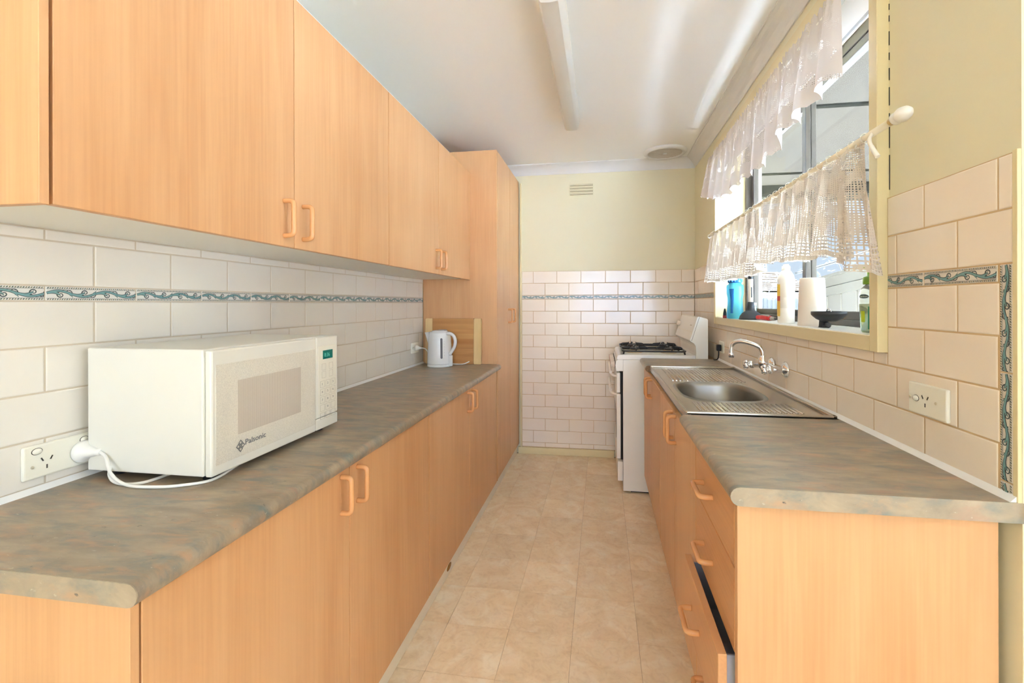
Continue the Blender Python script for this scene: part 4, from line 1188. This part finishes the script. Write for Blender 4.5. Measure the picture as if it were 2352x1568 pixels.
part('cup', MB().lathe([(0, .004), (.056, .0), (.058, .003), (.056, .008), (.053, .018), (.042, .034), (.026, .044), (.019, .048), (.018, .070), (.0165, .074), (.0165, .092), (0, .092)], c, n=32), RUBBER, pl)
part('handle', MB().lathe([(.0125, .088), (.0125, .212), (0, .213)], c, n=18), mat('handle_ivory', (220, 208, 192), .35), pl)
part('handle_stripe', MB().lathe([(.0128, .115), (.0128, .170)], c, n=4, a0=-1.75, a1=-1.25), DARK, pl)
part('handle_cap', MB().lathe([(.013, 0), (.0135, .018), (.010, .026), (0, .027)], (c[0], c[1], c[2]+.212), n=18), BLACKP, pl)
# red handled tool lying on the sill
kf = thing('pocket_tool', 'red-handled pocket tool lying between plunger and white bottle', 'tool', (.795, 2.40, ZI))
RED = mat('red_plastic', (186, 36, 36), .3); SIL = mat('tool_silver', (176, 170, 160), .35, metal=.6)
b = MB().tube(spline([(.785, 2.500, ZI+.013), (.788, 2.485, ZI+.0135), (.795, 2.44, ZI+.0145), (.803, 2.40, ZI+.013), (.808, 2.375, ZI+.0115)], 5), [.006]+[.0115]*8+[.0132]*8+[.011]*4, 14); part('handle', b, RED, kf)
part('handle_inlay', MB().tube([(.788, 2.455, ZI+.0255), (.800, 2.385, ZI+.0235)], [.003, .005], 8), SIL, kf)
part('collar', MB().tube([(.808, 2.376, ZI+.0115), (.815, 2.345, ZI+.011)], [.010, .0085], 12), SIL, kf)
part('shaft', MB().tube([(.815, 2.345, ZI+.011), (.830, 2.27, ZI+.010)], .0045, 10), BLACKP, kf)
# white squeeze bottle
c = (.775, 2.105, ZI)
sq = thing('squeeze_bottle', 'plain white plastic bottle with yellow label edge on the sill', 'bottle', c)
WP = mat('white_bottle_plastic', (238, 234, 226), .35)
part('body', MB().lathe([(0, 0), (.034, 0), (.037, .004), (.037, .06), (.0362, .062), (.0362, .066), (.0375, .068), (.0375, .105), (.0368, .107), (.0368, .111), (.038, .114), (.0385, .185), (.034, .202), (.024, .218), (.017, .224), (0, .225)], c, n=36, sx=.85), WP, sq)
part('cap', MB().lathe([(0, 0), (.016, 0), (.0165, .006), (.0155, .018), (.011, .021), (.010, .026), (0, .027)], (c[0], c[1], c[2]+.224), n=20), WP, sq)
for z0, z1, mt in ((.03, .095, (226, 190, 90)), (.095, .115, (196, 70, 50)), (.115, .165, (240, 206, 80))):
    b = MB().lathe([(.0392, z0), (.0392, z1)], c, n=10, sx=.85, a0=2.55, a1=3.6); part('label', b, mat('label_%d' % z0.__hash__() if False else 'bottle_label_%d' % int(z0*1000), mt, .4), sq)
# white ribbed cup upside down
c = (.778, 1.868, ZI)
cu = thing('plastic_cup', 'tall white ribbed plastic tumbler standing upside down on the sill', 'cup', c)
n = 60; b = MB(); rings = []
for (r, z, rib) in ((.0475, 0, 0), (.0485, .004, 0), (.0475, .012, 0), (.0465, .016, 1), (.0412, .165, 1), (.0408, .172, 0), (.0405, .176, 0), (.0385, .179, 0)):
    rings.append([(c[0]+(r+rib*.0007*math.cos(24*2*PI*i/n*1.25))*math.cos(2*PI*i/n), c[1]+(r+rib*.0007*math.cos(30*2*PI*i/n))*math.sin(2*PI*i/n), c[2]+z) for i in range(n)])
vs = [v for r in rings for v in r]
fs = [(k*n+i, k*n+(i+1) % n, (k+1)*n+(i+1) % n, (k+1)*n+i) for k in range(len(rings)-1) for i in range(n)]+[tuple((len(rings)-1)*n+i for i in range(n))]
part('shell', b.faces(vs, fs, True), mat('cup_white', (236, 226, 216), .4), cu)
# black sink strainer on little feet
c = (.776, 1.735, ZI)
st = thing('sink_strainer', 'black plastic sink strainer with wire handle in front of the tumbler', 'strainer', c)
part('bowl', MB().lathe([(0, .022), (.022, .022), (.038, .030), (.049, .040), (.0535, .046), (.0535, .056), (.051, .056), (.047, .046), (.036, .036), (0, .028)], c, n=32), BLACKP, st)
part('foot', MB().lathe([(0, 0), (.017, 0), (.015, .004), (.0135, .024), (0, .024)], (c[0]-.004, c[1]+.028, c[2]), n=18), BLACKP, st)
part('paddle', MB().tube(spline([(c[0]-.014, c[1]+.012, c[2]+.004), (c[0]-.014, c[1]-.012, c[2]+.006), (c[0]-.014, c[1]-.028, c[2]+.011)], 4), [.002]*4+[.003]*2+[.008, .0105, .008], 10), BLACKP, st)
part('wire_handle', MB().tube(spline([(c[0], c[1]+.018, c[2]+.052), (c[0], c[1]+.012, c[2]+.062), (c[0], c[1], c[2]+.065), (c[0], c[1]-.012, c[2]+.062), (c[0], c[1]-.018, c[2]+.052)], 4), .0016, 8), CHROME, st)
# hand soap pump bottle
c = (.768, 1.470, ZI)
sp_ = thing('soap_dispenser', 'clear hand soap bottle with green pump at the near window edge', 'bottle', c)
part('bottle', MB().lathe([(0, 0), (.026, 0), (.029, .005), (.032, .05), (.0345, .085), (.0335, .112), (.028, .128), (.016, .137), (.013, .141), (0, .141)], c, n=28, sx=.72), plastic('clear_bottle', (240, 246, 240), .85, .05), sp_)
part('soap', MB().lathe([(0, .003), (.0245, .003), (.0275, .007), (.0305, .05), (.0325, .082), (0, .083)], c, n=28, sx=.70), plastic('green_soap', (222, 236, 196), .8, .1), sp_)
PUMP = mat('pump_green', (112, 156, 30), .3)
pu = part('pump', MB().lathe([(0, 0), (.0175, 0), (.0185, .004), (.0175, .020), (.011, .023), (.0075, .024), (.0075, .046), (.010, .048), (.010, .056), (0, .057)], (c[0], c[1], c[2]+.139), n=22), PUMP, sp_)
part('nozzle', MB().tube([(c[0], c[1], c[2]+.190), (c[0]-.012, c[1]+.030, c[2]+.191), (c[0]-.014, c[1]+.036, c[2]+.187)], [.005, .004, .0035], 10), PUMP, pu)
part('leaf_label', MB().lathe([(.0338, .010), (.0352, .030), (.0360, .050), (.0352, .075)], c, n=8, sx=.74, a0=3.9, a1=4.75), mat('label_green', (24, 128, 90), .4), sp_)
part('yellow_label', MB().lathe([(.0330, .030), (.0348, .062)], c, n=6, sx=.74, a0=3.15, a1=3.6), mat('label_lime', (170, 186, 40), .4), sp_)
b = MB(); a = 3.55
er = Vector((math.cos(a), math.sin(a), 0)); et = Vector((-math.sin(a), math.cos(a), 0))
cen = Vector(c)+Vector((.0355*.72*math.cos(a), .0355*math.sin(a), .104))
vs = [cen+et*.0145*math.cos(2*PI*k/20)+Vector((0, 0, .006*math.sin(2*PI*k/20)))+er*.001 for k in range(20)]
part('oval_label', b.faces(vs, [tuple(range(20))]), mat('label_slate', (70, 92, 92), .4), sp_)
def face_text(body, size, mt, parent, pos, normal, name='label_lettering'):
    me = text_mesh(body, size, mt, name, .0001)
    xs = [v.co.x for v in me.vertices]; w = max(xs)-min(xs)
    nrm = Vector(normal).normalized(); right = Vector((0, 0, 1)).cross(nrm).normalized()
    o = link(name, me, parent, Vector(pos)-right*w/2-wpos(parent))
    o.rotation_euler = Matrix((right, Vector((0, 0, 1)), nrm)).transposed().to_euler()
    return o
LW = mat('label_white', (226, 232, 226), .4)
face_text('earthcare', .0060, LW, sp_, cen+er*.0016+Vector((0, 0, -.002)), er)
a = 4.35; er2 = Vector((math.cos(a), math.sin(a), 0))
face_text('95%', .010, LW, sp_, Vector(c)+Vector((.0366*.74*math.cos(a), .0366*math.sin(a), .046))+er2*.001, er2)

# ------------------------------------------------------------------ outside
CONC = mat('outside_concrete', (226, 222, 214), .9)
g = struct('ground', MB().box(.98, 60, -20, 70, -.6, -.45), CONC)
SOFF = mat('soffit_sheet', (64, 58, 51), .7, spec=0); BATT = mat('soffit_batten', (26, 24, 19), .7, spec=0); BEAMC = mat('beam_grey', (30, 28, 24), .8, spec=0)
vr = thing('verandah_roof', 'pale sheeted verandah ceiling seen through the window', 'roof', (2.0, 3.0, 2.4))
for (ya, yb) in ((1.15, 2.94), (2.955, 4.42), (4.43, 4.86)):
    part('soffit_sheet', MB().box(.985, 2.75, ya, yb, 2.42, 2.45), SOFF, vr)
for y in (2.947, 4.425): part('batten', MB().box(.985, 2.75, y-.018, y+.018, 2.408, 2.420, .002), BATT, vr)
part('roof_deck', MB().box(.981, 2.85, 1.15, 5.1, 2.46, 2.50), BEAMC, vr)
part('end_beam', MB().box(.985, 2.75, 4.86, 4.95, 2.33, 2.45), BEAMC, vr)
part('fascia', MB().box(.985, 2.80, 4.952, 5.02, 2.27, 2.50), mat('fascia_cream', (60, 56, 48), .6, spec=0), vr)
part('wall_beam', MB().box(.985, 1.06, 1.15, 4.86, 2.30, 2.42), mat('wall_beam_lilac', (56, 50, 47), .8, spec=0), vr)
# neighbour's white shed
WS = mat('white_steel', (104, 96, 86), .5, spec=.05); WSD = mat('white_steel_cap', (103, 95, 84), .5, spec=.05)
sh = thing('garden_shed', 'white ribbed steel shed beyond the window on the right', 'shed', (3.6, 6.5, -.45))
ZR = lambda y: 1.65+(8.1-y)*.081
for k in range(14):
    y0 = 8.3-.42*(k+1)
    part('panel', MB().prism([(y0+.006, -.45), (y0+.414, -.45), (y0+.414, ZR(y0+.414)-.30), (y0+.006, ZR(y0+.006)-.30)], 'x', 3.512, 3.53), WS, sh)
    part('rib', MB().box(3.495, 3.515, y0-.012, y0+.018, -.45, ZR(y0)-.31, .004, 1), WS, sh)
part('wall_frame', MB().prism([(2.6, -.45), (8.3, -.45), (8.3, 1.30), (2.6, ZR(2.6)-.32)], 'x', 3.531, 3.60), mat('shed_gap', (150, 150, 152), .8), sh)
for (d0, d1, x0) in ((.30, .175, 3.470), (.165, .02, 3.482), (.02, -.02, 3.455)):
    part('gutter_strip', MB().prism([(2.5, ZR(2.5)-d0), (8.4, ZR(8.4)-d0), (8.4, ZR(8.4)-d1), (2.5, ZR(2.5)-d1)], 'x', x0, 3.58), WSD, sh)
part('roof_sheet', MB().prism([(2.5, ZR(2.5)-.03), (8.4, ZR(8.4)-.03), (8.4, ZR(8.4)), (2.5, ZR(2.5))], 'x', 3.58, 6.0), WSD, sh)
# tiled house far behind
hs = thing('house', 'distant brick house with orange tiled roof seen past the white bottle', 'house', (10, 30, -.45))
HT = mat('terracotta_tile', (98, 76, 52), .8, spec=.1, var=(2, (86, 64, 42)))
part('wall', MB().box(4, 12.2, 29.4, 36, -.45, 1.7), mat('house_brick', (96, 90, 82), .9, spec=.1), hs)
part('gutter', MB().box(3.7, 12.5, 28.8, 29.0, 1.72, 1.98), mat('gutter_pale', (120, 118, 114), .6, spec=.1), hs)
for k in range(12):
    f0, f1 = k/12, (k+1)/12
    y0, y1, z0, z1 = 28.8+f0*3.6, 28.8+f1*3.6, 1.95+f0*1.35, 1.95+f1*1.35
    part('roof_course', MB().prism([(y0, z0+.05), (y1, z1), (y1, z1-.06), (y0, z0-.06)], 'x', 3.7+f0*2.0, 12.5-f0*1.2), HT, hs)
for k in range(5):
    wf = part('window', MB().box(8.3+k*.9, 9.0+k*.9, 29.33, 29.40, .5, 1.55), mat('house_window_frame', (110, 108, 104), .5), hs)
    part('pane', MB().box(8.36+k*.9, 8.94+k*.9, 29.32, 29.34, .56, 1.49), mat('house_pane', (50, 56, 60), .2), wf)
# low grey side fence
fn = thing('side_fence', 'low grey paling fence beyond the plunger', 'fence', (3.0, 9.5, -.45))
GP = mat('paling_grey', (84, 84, 82), .8, spec=.1, var=(9, (66, 66, 66)))
for k in range(26):
    x = 1.9+k*.075
    part('paling', MB().box(x, x+.069, 9.5, 9.518, -.45, 1.34+.02*math.sin(k*1.7)), GP, fn)
part('rail', MB().box(1.9, 3.86, 9.52, 9.56, .9, .98), GP, fn)
part('cap_rail', MB().box(1.9, 3.86, 9.47, 9.56, 1.36, 1.40), mat('gutter_pale', (120, 118, 114), .6, spec=.1), fn)
# wispy trees against the sky
def wispy(label, x, y, z, h, seed):
    R_ = random.Random(seed); t = thing('tree', label, 'tree', (x, y, z))
    b = MB(); tips = []
    for k in range(9):
        p = Vector((x, y, z)); d = Vector((R_.uniform(-.5, .5), R_.uniform(-.4, .4), 1.3)); pts = [p.copy()]
        for i in range(5):
            d += Vector((R_.uniform(-.35, .35), R_.uniform(-.3, .3), R_.uniform(-.2, .2))); p = p+d.normalized()*h/5; pts.append(p.copy()); tips.append(p.copy())
        b.tube(pts, [.05, .04, .03, .022, .016, .01], 5)
    part('branches', b, mat('bark_grey', (66, 58, 50), .9), t)
    vs = []; fs = []
    for p in tips:
        for i in range(10):
            q = p+Vector((R_.gauss(0, .22), R_.gauss(0, .22), R_.gauss(0, .2))); a = R_.uniform(0, 6.28); l = .09
            u_ = Vector((math.cos(a), math.sin(a), R_.uniform(-.6, .6)))*l; w_ = Vector((-math.sin(a), math.cos(a), R_.uniform(-.4, .4)))*l*.35
            k = len(vs); vs += [q-u_, q+w_, q+u_, q-w_]; fs.append((k, k+1, k+2, k+3))
    part('foliage', MB().faces(vs, fs), mat('leaf_grey_green', (72, 76, 52), .8), t, stuff=True)
wispy('wispy bare tree left of the tiled roof, beyond the plunger', 6.2, 20, -.45, 2.9, 4)
wispy('thin twiggy tree top showing above the white shed', 9.2, 18, -.45, 3.4, 9)
pw = MB().tube(spline([(3.2, 8.3, 1.75), (4.2, 8.5, 2.05), (5.6, 8.8, 2.55), (9, 9.6, 3.9)], 6), .018, 6)
single('power_line', pw, mat('cable_grey', (80, 78, 76), .7), 'thin grey overhead cable crossing the sky above the shed', 'cable')
